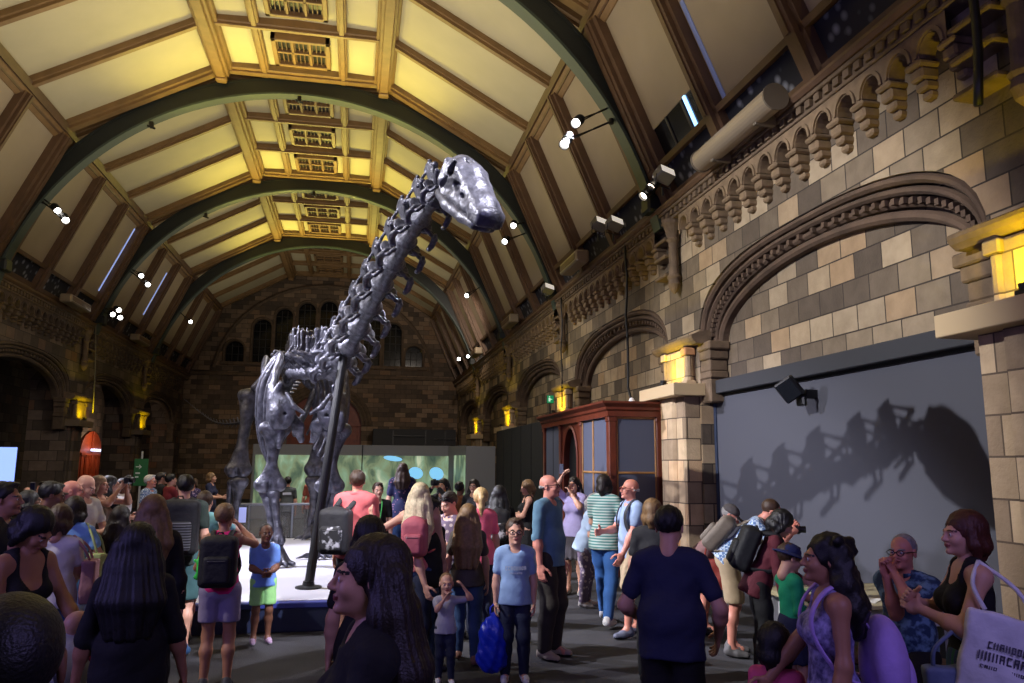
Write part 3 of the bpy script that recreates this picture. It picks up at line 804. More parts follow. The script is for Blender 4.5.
BX(mb, 4.475, 4.52, 13.52, 15.15, 1.86, 1.90); BX(mb, 4.475, 4.52, 14.40, 14.45, .1, 2.92); BX(mb, 4.475, 4.52, 15.11, 15.15, .1, 2.92)
mb.build('gilt_bars', GOLD, bo)
mb = MB(); BX(mb, 4.49, 4.54, 17.55, 17.58, .1, 2.92); mb.build('panel_joint', BLACK, bo)
# oval-headed dark opening with a moulded surround
mb = MB(); y0, y1, zc, hw = 15.3, 16.75, 2.1, .52; yc = (y0+y1)/2
ts = np.linspace(0, PI, 25); ar = [(yc+hw*math.cos(t), zc+.72*math.sin(t)) for t in ts]
for (ya, za), (yb, zb) in zip(ar[:-1], ar[1:]):
    mb.quad((4.5-4.45, ya-13.35, za), (.05, yb-13.35, zb), (.05, yb-13.35, 2.95), (.05, ya-13.35, 2.95)); mb.quad((.05, ya-13.35, za), (.05, yb-13.35, zb), (.16, yb-13.35, zb), (.16, ya-13.35, za))
for a, b in ((y0, yc-hw), (yc+hw, y1)): BX(mb, 4.5, 4.6, a, b, 0, 2.95, .004)
path = [(.05, p-13.35, z) for p, z in [(yc+hw, 0)]+ar+[(yc-hw, 0)]]
fr = [(Vector((0, p-yc, max(0, z-zc))).normalized(), Vector((-1, 0, 0))) for p, z in [(yc+hw, 0)]+ar+[(yc-hw, 0)]]
mb.sweep(path, fr, [(-.01, -.02), (-.01, .03), (.03, .05), (.07, .03), (.07, -.02)]); recalc(mb.build('arched_opening', MAHOG, bo))
mb = MB(); BX(mb, 4.6, 4.62, 15.3, 16.75, 0, 2.95); mb.build('dark_interior', BLACK, bo)
mb = MB(); mb.lathe([(.02, 0), (.06, .0), (.06, .03), (.035, .08), (0.01, .09)], 12, M=Matrix.Translation((4.95, 13.5, 3.088))); tag(mb.build('small_lamp', mat('white_plastic', (.8, .8, .78), .4)), 'small white dome on top of the mahogany booth', 'lamp')

# black partition running on behind the booth, and the big projection box
mb = MB(); mb.bbox(4.85, 5.0, 18.45, 27., 0, 3.1, .005)
for k in range(6): mb.bbox(4.83, 4.86, 18.6+k*1.4, 18.64+k*1.4, 0, 3.1, .003)
tag(mb.build('black_partition', mat('black_drape', (.05, .05, .06), .85, bump=.2, bscale=8)), 'black partition wall between the booth and the grey projection box', 'partition')
BOXG = mat('mid_grey_projection_box', (.44, .44, .45), .7, bump=.04, bscale=60)
sc_ = empty('projection_box', (1., 28.6, 0), 0, 'long grey projection box with a green leafy film at the back of the hall', 'screen')
def SX(mb, x0, x1, y0, y1, z0, z1, b=.01, m=0): mb.bbox(x0-1, x1-1, y0-28.6, y1-28.6, z0, z1, b, m)
mb = MB(); SX(mb, 3.77, 4.82, 27, 30, 0, 2.58); mb.build('side_tower', BOXG, sc_)
mb = MB(); SX(mb, -3.6, 3.5, 29.05, 30, 0, 2.62); mb.prism([(3.77-1, 27-28.6, 0), (3.77-1, 30-28.6, 0), (2.4, .45, 0), (2.4, .3, 0)], (0, 0, 2.6)); recalc(mb.build('back_board', BOXG, sc_))
def film(name):
    m, nt, b = _new(name); L = nt.links
    tc = nt.nodes.new('ShaderNodeTexCoord'); mp = nt.nodes.new('ShaderNodeMapping'); mp.inputs['Scale'].default_value = (1.1, 1.1, .55); mp.inputs['Rotation'].default_value = (0, R(25), 0)
    n = nt.nodes.new('ShaderNodeTexNoise'); n.inputs['Scale'].default_value = 1.9; n.inputs['Detail'].default_value = 4.; n.inputs['Distortion'].default_value = .7
    L.new(tc.outputs['Object'], mp.inputs['Vector']); L.new(mp.outputs['Vector'], n.inputs['Vector'])
    r = nt.nodes.new('ShaderNodeValToRGB'); e = r.color_ramp.elements
    e[0].position = .3; e[0].color = (*lin((.20, .30, .26)), 1); e[1].position = .72; e[1].color = (*lin((.80, .84, .70)), 1)
    for p_, c_ in ((.42, (.36, .44, .34)), (.5, (.50, .56, .42)), (.58, (.52, .64, .52))): x = e.new(p_); x.color = (*lin(c_), 1)
    L.new(n.outputs['Fac'], r.inputs['Fac']); L.new(r.outputs['Color'], b.inputs['Emission Color']); b.inputs['Emission Strength'].default_value = .85
    b.inputs['Base Color'].default_value = (.02, .02, .02, 1)
    MATS[name] = m; return m
FILM = film('leafy_film_picture')
mb = MB(); SX(mb, -3.5, 3.46, 29.0, 29.05, .5, 2.24); mb.build('main_screen', FILM, sc_)
mb = MB(); mb.prism([(3.72-1, 26.99-28.6, .5), (3.77-1, 27.02-28.6, .5), (2.46, .42, .5), (2.41, .39, .5)], (0, 0, 1.76)); recalc(mb.build('angled_screen', FILM, sc_))
mb = MB(); SX(mb, .22, .26, 28.96, 29.02, .4, 2.62); mb.build('screen_joint', BLACK, sc_)
for x, z, w, h in ((2.20, 1.62, .26, .21), (2.96, 1.60, .26, .23), (1.35, 2.14, .34, .09)):
    mb = MB(); ts = np.linspace(0, 2*PI, 24, endpoint=False)
    mb.prism([(x-1+w*math.cos(t), .36, z+h*math.sin(t)+.2*w*math.cos(t)*-.6) for t in ts], (0, .03, 0)); recalc(mb.build('film_highlight', mat_emit('sky_blue_in_the_film', (.50, .78, .95), .8), sc_))
lb = empty('lobby_enclosure', (3.6, 44.2, 0), 0, 'dark lobby enclosure against the back wall above the projection box', 'enclosure')
mb = MB(); mb.bbox(-2.7, 1.9, -.6, .7, 0, 3.86, .02); mb.build('body', GREY_D, lb)
mb = MB()
for xx in (-1.6, .2, 1.3): mb.bbox(xx-.05, xx+.05, -.68, -.6, 2.2, 3.8, .01)
mb.bbox(-1.6, .2, -.72, -.62, 3.45, 3.52, .01); mb.bbox(.7, 1.9, -.72, -.62, 3.3, 3.36, .01); mb.build('batten', BLACK, lb)

# screen on the left
ls = empty('left_screen', (-9.75, 24., 0), 0, 'bright pale blue screen at the left edge in front of the dark aisle', 'screen')
mb = MB(); mb.bbox(-1.2, .52, 0, .1, .7, 2.36, .01); mb.bbox(.35, .5, .02, .09, 0, .8, .01); mb.bbox(-1.1, -.95, .02, .09, 0, .8, .01); mb.build('frame', BLACK, ls)
mb = MB(); mb.bbox(-1.18, .5, -.02, .005, .74, 2.34, .004); mb.build('picture', mat_emit('pale_blue_screen_picture', (.55, .66, .98), 1.5), ls)
# green wayfinding sign
gs = empty('wayfinding_sign', (-6.75, 27, 0), 0, 'green wayfinding sign with a white arrow standing in front of the back left corner', 'sign')
mb = MB(); mb.bbox(-.21, .21, -.03, .03, 1.2, 2.06, .01); mb.build('panel', mat('green_sign', (.16, .42, .24), .5), gs)
mb = MB(); mb.tube([(0, .02, 0), (0, .02, 2.3)], .03, 10); mb.lathe([(.2, 0), (.2, .03), (.04, .06)], 16); mb.build('post', mat('white_post', (.75, .75, .75), .5), gs)
mb = MB(); mb.bbox(-.15, .02, -.036, -.031, 1.79, 1.82, .002); mb.prism([(-.05, -.035, 1.88), (.02, -.035, 1.815), (.03, -.035, 1.795), (.02, -.035, 1.79), (-.05, -.035, 1.73), (-.05, -.035, 1.76), (-.01, -.035, 1.8), (-.05, -.035, 1.85)], (0, -.005, 0))
recalc(mb.build('arrow', mat('white_lettering', (.85, .88, .85), .6), gs))
for k in range(2): mb = MB(); mb.bbox(-.15, -.01-.04*k, -.036, -.031, 1.58-.12*k, 1.63-.12*k, .002); mb.build('text_line', mat('white_lettering', (.85, .88, .85), .6), gs)
# green exit sign
ex = empty('exit_sign', (5.0, 19.85, 3.55), 0, 'small lit green exit sign beside the yellow lit capital', 'sign')
mb = MB(); mb.bbox(-.10, .10, -.03, .03, 0, .22, .01); mb.tube([(0, .0, -.5), (0, 0, .02)], .02, 8); mb.build('case', BLACK, ex)
mb = MB(); mb.bbox(-.09, .09, -.036, -.03, .01, .21, .003); mb.build('face', mat_emit('lit_green_sign', (.08, .58, .36), .5), ex)
mb = MB(); mb.bbox(-.05, .0, -.039, -.036, .05, .15, .002); mb.bbox(-.03, .05, -.039, -.036, .10, .12, .002); mb.bbox(-.04, -.01, -.039, -.036, .16, .19, .002); mb.build('pictogram', mat_emit('lit_white_pictogram', (.8, .95, .85), .5), ex)

# big beige rolled tube on the right cornice and smaller housings
TUBE = mat('beige_metal_tube', (.56, .50, .41), .4, metal=.2)
t = empty('rolled_screen_tube', (5.2, 9.75, 6.66), 0, 'large beige tube lying on the right hand cornice', 'tube')
mb = MB(); mb.tube([(0, -1.15, .05), (0, 1.05, .05)], .17, 24); mb.build('tube', TUBE, t, smooth=False)
for yy in (-1.17, 1.05): mb = MB(); mb.tube([(0, yy-.01, .05), (0, yy+.02, .05)], .185, 24); mb.build('end_cap', mat('dark_beige_cap', (.40, .36, .30), .5), t)
for yy in (-.7, .6): mb = MB(); mb.bbox(-.06, .25, yy-.04, yy+.04, -.14, .0, .01); mb.build('bracket', mat('dark_beige_cap', (.40, .36, .30), .5), t)
labs = {18.0: 'long beige light housing on the right cornice past the first iron rib', 26.2: 'long beige light housing on the right cornice past the second iron rib', 34.: 'long beige light housing on the far right cornice before the third rib'}
for y in labs:
    t = empty('light_housing', (5.18, y, 6.78), 0, labs[y], 'housing')
    mb = MB(); mb.bbox(-.2, .15, -.75, .75, -.02, .28, .04); mb.build('case', TUBE, t)
    mb = MB(); mb.bbox(-.21, -.19, -.68, .68, .05, .2, .01); mb.build('grille', WOOD_D, t)
labs = {12.: 'long pale light housing on the left cornice nearest the front', 26.: 'long pale light housing on the left cornice before the second iron rib', 33.5: 'long pale light housing on the left cornice past the second iron rib'}
for y in labs:
    t = empty('light_housing', (-8.82, y, 6.76), 0, labs[y], 'housing')
    mb = MB(); mb.bbox(-.15, .2, -.9, .9, -.02, .24, .04); mb.build('case', TUBE, t)
    mb = MB(); mb.bbox(.19, .21, -.8, .8, .05, .2, .01); mb.build('grille', WOOD_D, t)

# hanging cables
for (x, y, lab, cv) in ((5.5, 20.5, 'thin black cable hanging straight down from the right cornice by the exit sign', 0), (5.5, 15.2, 'thick black cable hanging from the right cornice and curling onto the booth roof', .25)):
    pts = [(x, y, 6.75)]+[(x-.02*math.sin(q*2), y-.02*math.sin(q), 6.75-q*.42) for q in range(1, 7)]+([(x, y, 3.55), (x, y-.12, 3.35), (x, y-.3, 3.16), (x-.05, y-.5, 3.12)] if cv else [(x, y, 3.5)])
    mb = MB(); mb.tube(pts, .028 if cv else .02, 8); tag(mb.build('cable', BLACK, smooth=True), lab, 'cable')
pts = [(XR-.36, 5.50, 6.42)]+[(XR-.37+.02*math.sin(k), 5.52+.01*k, 6.2-.26*k) for k in range(5)]
mb = MB(); mb.tube(pts, .04, 8); tag(mb.build('cable', BLACK, smooth=True), 'thick black cable down the nearest right hand wall shaft', 'cable')
pts = [(-8.95, 28.5, 6.6), (-8.9, 28.6, 5.6), (-8.88, 28.7, 4.6), (-8.86, 28.75, 3.6)]
mb = MB(); mb.tube(pts, .02, 6); tag(mb.build('cable', mat('grey_cable', (.4, .38, .3), .6), smooth=True), 'thin pale cable down the left pier beside the yellow lamp', 'cable')

# ------------------------------------------------------------------ lamps that can be seen
LENS = mat_emit('white_lamp_lens', (1., .98, .95), 14.)
LENS_W = mat_emit('warm_lamp_lens', (1., .93, .84), 9.)
def aim_m(loc, tgt):
    d = (Vector(tgt)-Vector(loc)).normalized()
    return Matrix.Translation(loc) @ d.to_track_quat('-Z', 'Y').to_matrix().to_4x4()
def spotlight(loc, tgt, lab, n=1, sc=1., group=None, lens=None, fix=None, lit=True):
    """theatre spot: can, yoke, clamp and lens"""
    t = empty('stage_spotlight', loc, 0, lab, 'spotlight', group)
    M = aim_m((0, 0, 0), Vector(tgt)-Vector(loc)) @ Matrix.Scale(sc, 4)
    mb = MB(); mb.lathe([(.05, .30), (.10, .28), (.12, .22), (.12, -.12), (.145, -.2), (.145, -.24), (.12, -.24), (.115, -.14), (.0, -.14)], 18, M=M)
    for q in range(4): mb.lathe([(.125, .0+q*.05), (.135, .0+q*.05), (.135, .02+q*.05), (.125, .02+q*.05)], 18, M=M)
    mb.build('can', BLACK, t, smooth=False)
    mb = MB(); mb.lathe([(0.01, -.165), (.108, -.165), (.108, -.155), (.01, -.155)], 18, M=M); mb.build('lens', (lens or LENS) if lit else DARKGLASS, t)
    f = Vector(fix)-Vector(loc) if fix is not None else Vector((0, 0, .35))
    mb = MB(); s1 = M @ Vector((.15, 0, 0)); s2 = M @ Vector((-.15, 0, 0)); mid = f*.6
    mb.tube([s1, (s1+mid)*.55, mid], .014, 6); mb.tube([s2, (s2+mid)*.55, mid], .014, 6); mb.tube([mid, f], .02, 8)
    mb.lathe([(.05, -.05), (.05, .05)], 10, M=Matrix.Translation(f)); mb.build('yoke', BLACK, t)
    return t
def ribpt(rel_ang, y, r=7.45):
    return (XC+r*math.cos(R(rel_ang)), y, RIBC+r*math.sin(R(rel_ang)))
SP = []
SPDEF = [
    ((-7.75, 20.9, 8.35), (-2, 14, 2), 'twin-can stage spotlight on the left of the second iron rib, upper lamp', (-8.2, 21.2, 8.7)),
    ((-7.45, 20.7, 8.05), (-2, 12, 1), 'lit stage spotlight on the left of the second iron rib, lower lamp', (-8.2, 21.2, 8.6)),
    ((-7.75, 28.9, 8.55), (-2, 16, 2), 'dark-bodied spotlight on the left of the third iron rib, upper lamp', (-8.3, 29.1, 8.9)),
    ((-7.45, 28.7, 8.2), (-2, 14, 1), 'bright spotlight on the left of the third iron rib, lower lamp', (-8.3, 29.1, 8.8)),
    ((-7.6, 36.8, 8.3), (-3, 18, 2), 'small spotlight on the left of the farthest iron rib', (-8.2, 37, 8.8)),
    ((-8.5, 28.6, 7.05), (-1, 16, 2), 'lowest white spotlight of the cluster on the left cornice', (-9.0, 29.1, 7.2)),
    ((-8.25, 28.6, 6.95), (0, 14, 1), 'middle white spotlight of the cluster on the left cornice', (-9.0, 29.1, 7.2)),
    ((-8.3, 28.5, 7.2), (1, 16, 1), 'upper white spotlight of the cluster on the left cornice', (-9.0, 29.1, 7.3)),
    ((3.85, 13.1, 8.3), (0, 8, 3.5), 'bright stage spotlight above the skull on the right of the nearest iron rib', (4.6, 13.4, 8.8)),
    ((3.6, 13.0, 7.85), (0, 9, 1.5), 'second bright spotlight below it on the right of the nearest iron rib', (4.6, 13.4, 8.5)),
    ((5.42, 13.0, 7.35), (-1, 9, 1), 'topmost of three round lamps at the foot of the nearest iron rib', (5.6, 13.4, 7.6)),
    ((5.30, 13.0, 7.15), (-1, 10, 1), 'middle of three round lamps at the foot of the nearest iron rib', (5.55, 13.4, 7.4)),
    ((5.16, 13.0, 6.98), (-1, 11, 1), 'lowest of three round lamps at the foot of the nearest iron rib', (5.5, 13.4, 7.2)),
    ((4.0, 21., 8.3), (0, 14, 3), 'glaring spotlight on the right of the second iron rib', (4.8, 21.3, 8.7)),
    ((4.2, 20.9, 8.75), (1, 10, 1), 'small upper spotlight on the right of the second iron rib', (4.8, 21.3, 9.0)),
    ((4.0, 28.9, 8.4), (0, 18, 3), 'glaring spotlight on the right of the third iron rib', (4.7, 29.1, 8.9)),
    ((4.75, 36.8, 7.0), (0, 20, 1), 'left of two small lamps at the foot of the farthest rib on the right', (5.3, 37, 7.3)),
    ((5.2, 36.8, 7.15), (0, 22, 1), 'right of two small lamps at the foot of the farthest rib on the right', (5.5, 37, 7.4)),
    ((-8.75, 18.1, 6.98), (0, 14, 1), 'white lamp on the left cornice beside the nearest pale light housing', (-9.1, 18.3, 7.2)),
]
for loc, tgt, lab, fix in SPDEF: spotlight(loc, tgt, lab, fix=fix, sc=.7 if 'round lamps' in lab else .72, lens=LENS_W if 'round lamps' in lab else LENS)
spotlight((-8.35, 5.75, 8.55), (2.5, 8.5, 4.2), 'powerful spotlight on the nearest left rib out of the frame', fix=(-8.8, 5.6, 9.0))
# small dark clamps on the ribs
labs = {(RY[1], 1): 'small dark clamp under the left of the nearest full iron rib', (RY[2], 1): 'small dark clamp on the left of the second iron rib', (RY[3], 1): 'small dark clamp on the left of the third iron rib', (RY[2], 0): 'small dark clamp at the crown of the second iron rib', (RY[3], 0): 'small dark clamp at the crown of the third iron rib'}
for (y, q), lab in labs.items():
    p = ribpt(122 if q else 91, y, 7.44); mb = MB(); M = Matrix.Translation((p[0], p[1]-.1, p[2]-.04))
    mb.bbox(-.05, .05, -.05, .08, -.1, .06, .01, M=M); mb.tube([M @ Vector((-.1, 0, -.05)), M @ Vector((.1, 0, -.12))], .03, 8); tag(mb.build('rib_clamp', BLACK), lab, 'clamp')
# rectangular floods on the right cornice
labs = [((5.15, 12.2, 7.0), 'silver edged flood lamp on the right cornice beside the nearest rib'), ((4.95, 15.3, 7.05), 'left box-shaped flood of the cluster above the hanging cable'), ((5.15, 14.9, 6.95), 'right box-shaped flood of the cluster above the hanging cable'), ((5.2, 20.9, 6.9), 'small flood lamp on the right cornice beside the second rib')]
for (x, y, z), lab in labs:
    t = empty('flood_lamp', (x, y, z), R(20), lab, 'lamp'); M = Matrix.Rotation(R(-30), 4, 'X') @ Matrix.Rotation(R(15), 4, 'Y')
    mb = MB(); mb.bbox(-.16, .16, -.12, .12, -.1, .1, .02, M=M); mb.build('housing', mat('grey_lamp_housing', (.38, .37, .36), .4), t)
    mb = MB(); mb.bbox(-.14, .14, -.128, -.118, -.085, .085, .004, M=M); mb.build('glass', mat_emit('dim_flood_glass', (.9, .86, .8), .7), t)
    mb = MB(); mb.tube([(-.17, 0, 0), (-.17, .05, -.2), (.17, .05, -.2), (.17, 0, 0)], .012, 6); mb.tube([(0, .05, -.2), (0.05, .1, -.33)], .02, 6); mb.build('bracket', BLACK, t)
# yellow uplights on the ledges
YLENS = mat_emit('yellow_uplight_lens', (1., .88, .35), 6.)
side_w = {1: 'right', -1: 'left'}; nth = ['nearest', 'second', 'third', 'fourth', 'fifth']
for side in (1, -1):
    for i, y in enumerate(PY[:5]):
        x = xs(side, -.44 if side > 0 else -.34)
        t = empty('ledge_uplight', (x, y-.1, 3.335), 0, 'small yellow uplight on the %s ledge of the %s wall' % (nth[i], side_w[side]), 'uplight')
        mb = MB(); mb.bbox(-.06, .06, -.07, .07, 0, .05, .01); mb.lathe([(.05, .03), (.06, .10), (.05, .10), (.045, .06)], 12); mb.build('body', BLACK, t)
        mb = MB(); mb.lathe([(.005, .075), (.045, .075), (.045, .08), (.005, .08)], 12); mb.build('lens', YLENS, t)

# ------------------------------------------------------------------ platform under the skeleton
PX0, PX1, PY0, PY1 = -2.76, .15, 9.75, 17.9
pl = empty('display_platform', ((PX0+PX1)/2, (PY0+PY1)/2, 0), 0, 'low white topped platform with blue sides and a glass barrier under the dinosaur', 'platform')
cx, cy = (PX0+PX1)/2, (PY0+PY1)/2; hx, hy = (PX1-PX0)/2, (PY1-PY0)/2
mb = MB(); mb.bbox(-hx, hx, -hy, hy, 0, .30, .01); mb.build('plinth', mat('navy_blue_plinth', (.10, .14, .25), .6), pl)
mb = MB(); mb.bbox(-hx-.02, hx+.02, -hy-.02, hy+.02, .27, .335, .01); mb.build('edge_trim', mat('bright_blue_edge', (.22, .26, .55), .4), pl)
mb = MB(); mb.bbox(-hx+.1, hx-.1, -hy+.1, hy-.1, .3, .345, .005); mb.build('deck', mat('white_deck', (.80, .80, .83), .5, bump=.05), pl)
GLASS = None
def clear_glass(name):
    m, nt, b = _new(name); b.inputs['Base Color'].default_value = (.9, .95, .97, 1); b.inputs['Roughness'].default_value = .05
    b.inputs['Alpha'].default_value = .12; b.inputs['Specular IOR Level'].default_value = .6; MATS[name] = m; return m
CG = clear_glass('clear_barrier_glass')
RAIL = mat('brushed_steel_rail', (.62, .64, .68), .35, metal=.6)
mb = MB(); mb.bbox(-hx+.05, hx-.05, hy-.09, hy-.03, 1.04, 1.09, .01)
for k in range(7): xx = -hx+.1+k*(2*hx-.2)/6; mb.bbox(xx-.02, xx+.02, hy-.08, hy-.04, .33, 1.05, .005)
mb.build('rear_rail', RAIL, pl)
mb = MB(); mb.bbox(-hx+.05, hx-.05, hy-.066, hy-.054, .36, 1.04, .002); mb.build('rear_glass', CG, pl)
# ------------------------------------------------------------------ the sauropod skeleton
def bone_mat():
    m, nt, b = _new('grey_cast_bone'); L = nt.links
    tc = nt.nodes.new('ShaderNodeTexCoord'); n = nt.nodes.new('ShaderNodeTexNoise'); n.inputs['Scale'].default_value = 9.; n.inputs['Detail'].default_value = 6
    L.new(tc.outputs['Object'], n.inputs['Vector'])
    r = nt.nodes.new('ShaderNodeValToRGB'); e = r.color_ramp.elements
    e[0].position = .3; e[0].color = (*lin((.20, .20, .225)), 1); e[1].position = .7; e[1].color = (*lin((.44, .44, .48)), 1)
    L.new(n.outputs['Fac'], r.inputs['Fac']); L.new(r.outputs['Color'], b.inputs['Base Color'])
    b.inputs['Roughness'].default_value = .40; b.inputs['Specular IOR Level'].default_value = .7; b.inputs['Metallic'].default_value = .45
    n2 = nt.nodes.new('ShaderNodeTexNoise'); n2.inputs['Scale'].default_value = 26.; n2.inputs['Detail'].default_value = 4; L.new(tc.outputs['Object'], n2.inputs['Vector'])
    bp = nt.nodes.new('ShaderNodeBump'); bp.inputs['Strength'].default_value = .45; bp.inputs['Distance'].default_value = .03
    L.new(n2.outputs['Fac'], bp.inputs['Height']); L.new(bp.outputs['Normal'], b.inputs['Normal'])
    return m
BONE = bone_mat()
DINO = empty('dinosaur_skeleton', (-1.2, 15., .345), 0, 'mounted long-necked dinosaur skeleton rearing its head over the crowd', 'skeleton')
DLOC = Vector(DINO.location)
def frame(fwd, up=(0, 0, 1)):
    f = Vector(fwd).normalized(); u = Vector(up); r = f.cross(u).normalized(); u = r.cross(f)
    return Matrix(((r.x, f.x, u.x), (r.y, f.y, u.y), (r.z, f.z, u.z)))    # columns: right, forward, up
def rot_y(a): return np.array(Matrix.Rotation(R(a), 3, 'Y'))
def place(o, loc, rot3, sc):
    M = Matrix.Translation(Vector(loc)-DLOC) @ rot3.to_4x4() @ Matrix.Diagonal((*sc, 1))
    o.parent = DINO; o.matrix_local = M
    return o
def world_bone(name, s, h):
    """bone modelled straight in world coordinates"""
    v, f = s.mesh(h); return fast_obj(name, v-np.array(DLOC), f, BONE, DINO)

# --- cervical vertebra, unit size: x width, y length (+y towards the head), z height
s = SDF(.04)
s.chain([(0, -.5, 0), (0, -.2, .0), (0, .15, .02), (0, .5, .03)], [.24, .15, .16, .20], sc=((1, 0, 0), .9))
s.ell((0, -.5, 0), (.25, .07, .22)); s.ell((0, .52, .03), (.21, .10, .19))
for q in (-1, 1): s.ell((q*.20, -.02, .02), (.12, .26, .10), k=.03, op='-')
s.ell((0, -.05, .26), (.10, .36, .10))
for q in (-1, 1):
    s.ell((q*.15, -.14, .56), (.04, .26, .34), rot=rot_y(q*16)); s.cap((q*.20, -.36, .80), (q*.21, .02, .88), .055, .045)      # plates of the split spine
    s.chain([(q*.12, .12, .25), (q*.24, .42, .30), (q*.31, .66, .36)], [.07, .06, .07])                                        # front joint process
    s.chain([(q*.12, -.2, .34), (q*.26, -.42, .42), (q*.34, -.58, .42)], [.07, .06, .075])                                      # rear joint process
    s.chain([(q*.18, -.30, .78), (q*.27, -.46, .62), (q*.33, -.58, .46)], [.04, .035, .05], k=.02)
    s.chain([(q*.17, .0, .80), (q*.24, .34, .58), (q*.30, .62, .40)], [.04, .03, .05], k=.02)
    s.ell((q*.25, .02, .12), (.17, .04, .20), rot=rot_y(q*-30))
    s.chain([(q*.16, .10, .02), (q*.34, .14, -.06), (q*.42, .12, -.15)], [.07, .05, .05])
    s.chain([(q*.42, .24, -.18), (q*.45, .06, -.20), (q*.43, -.12, -.30), (q*.40, -.20, -.34), (q*.37, -.12, -.38)], [.04, .07, .065, .055, .04], k=.02)   # hooked neck rib
    s.chain([(q*.20, .32, -.10), (q*.32, .28, -.22), (q*.42, .14, -.2)], [.05, .04, .04])
    s.ell((q*.24, -.10, .34), (.10, .20, .12), k=.03, op='-')
s.ell((0, -.1, .78), (.085, .6, .26), k=.03, op='-')
CV_V, CV_F = s.mesh(.022)
# --- dorsal vertebra
s = SDF(.05)
s.chain([(0, -.42, 0), (0, 0, 0), (0, .42, 0)], [.21, .15, .2]); s.ell((0, -.42, 0), (.22, .09, .22)); s.ell((0, .45, 0), (.2, .1, .2))
for q in (-1, 1): s.ell((q*.18, 0, .03), (.08, .2, .09), k=.03, op='-')
s.ell((0, 0, .28), (.14, .28, .16))
for q in (-1, 1):
    s.chain([(q*.05, -.05, .38), (q*.10, -.08, .8), (q*.12, -.1, 1.25)], [.07, .055, .075], sc=((0, 1, 0), 1.7))
    s.chain([(q*.1, 0, .36), (q*.4, -.02, .5), (q*.68, -.04, .56)], [.08, .06, .07], sc=((0, 1, 0), 1.4))
    s.chain([(q*.08, .2, .36), (q*.15, .45, .42)], [.07, .06]); s.chain([(q*.08, -.2, .4), (q*.15, -.46, .46)], [.07, .06])
    s.chain([(q*.3, 0, .5), (q*.1, -.05, .85)], [.035, .04], k=.02); s.chain([(q*.12, .0, .1), (q*.5, .0, .5)], [.04, .035], k=.02)
    s.chain([(q*.16, .25, .12), (q*.24, .3, .2)], [.06, .07])
s.ell((0, -.08, 1.0), (.035, .2, .4))
DV_V, DV_F = s.mesh(.026)
# --- tail vertebra
s = SDF(.05)
s.chain([(0, -.45, 0), (0, 0, 0), (0, .45, 0)], [.24, .18, .24])
s.chain([(0, 0, .2), (0, -.15, .55), (0, -.3, .95)], [.09, .06, .075], sc=((0, 1, 0), 1.7))
for q in (-1, 1): s.chain([(q*.15, 0, .06), (q*.45, -.1, .08)], [.1, .05])
s.chain([(0, -.4, -.2), (0, -.5, -.55), (0, -.7, -.7)], [.06, .05, .035])
TV_V, TV_F = s.mesh(.03)

NECK = [(.70, 7.0, 4.51), (.61, 7.34, 4.43), (.50, 7.85, 4.36), (.40, 8.35, 4.25), (.29, 8.88, 4.14), (.18, 9.5, 4.0), (.05, 10.2, 3.85), (-.08, 10.85, 3.68), (-.20, 11.45, 3.53), (-.34, 12.0, 3.42)]
def cat(P, t):
    P = [Vector(p) for p in P]; n = len(P)-1; i = min(int(t), n-1); u = t-i
    a, b, c, d = P[max(i-1, 0)], P[i], P[i+1], P[min(i+2, n)]
    return .5*((2*b)+(c-a)*u+(2*a-5*b+4*c-d)*u*u+(3*b-a-3*c+d)*u**3)
proto = None
for i in range(len(NECK)):
    c = Vector(NECK[i]); f = (cat(NECK, max(0, i-.4))-cat(NECK, min(len(NECK)-1, i+.4)))
    ln = (Vector(NECK[max(0, i-1)])-Vector(NECK[min(len(NECK)-1, i+1)])).length/(2 if 0 < i < len(NECK)-1 else 1)
    q = i/(len(NECK)-1); H = .36+.32*q; W = .42+.36*q
    if proto is None: proto = fast_obj('cervical_vertebra', CV_V, CV_F, BONE); o = proto
    else: o = proto.copy(); COL.objects.link(o)
    place(o, c, frame(f), (W, ln*.92, H))
# atlas joint behind the skull
s = SDF(.02); s.cap((.74, 6.86, 4.53), (.79, 6.72, 4.53), .075, .06)
for q in (-1, 1): s.cap((.72+q*.07, 6.9, 4.56), (.74+q*.1, 6.78, 4.62), .035, .025); s.cap((.73+q*.06, 6.9, 4.48), (.70+q*.11, 7.05, 4.42), .025, .015)
s.cap((.74, 6.85, 4.57), (.70, 6.95, 4.68), .035, .03); world_bone('atlas_vertebra', s, .012)

DORS = [(-.50, 12.45, 3.37), (-.92, 14.2, 3.55), (-1.18, 15.6, 3.72), (-1.34, 16.5, 3.80)]
proto = None; DC = []
for i in range(9):
    t = 3*i/8.; c = cat(DORS, t); f = cat(DORS, max(0, t-.1))-cat(DORS, min(3, t+.1)); DC.append((c, f.normalized()))
    if proto is None: proto = fast_obj('dorsal_vertebra', DV_V, DV_F, BONE); o = proto
    else: o = proto.copy(); COL.objects.link(o)
    place(o, c, frame(f), (.62, .44, (.50+.16*i/8)*(1+.10*math.sin(i*2.3))))
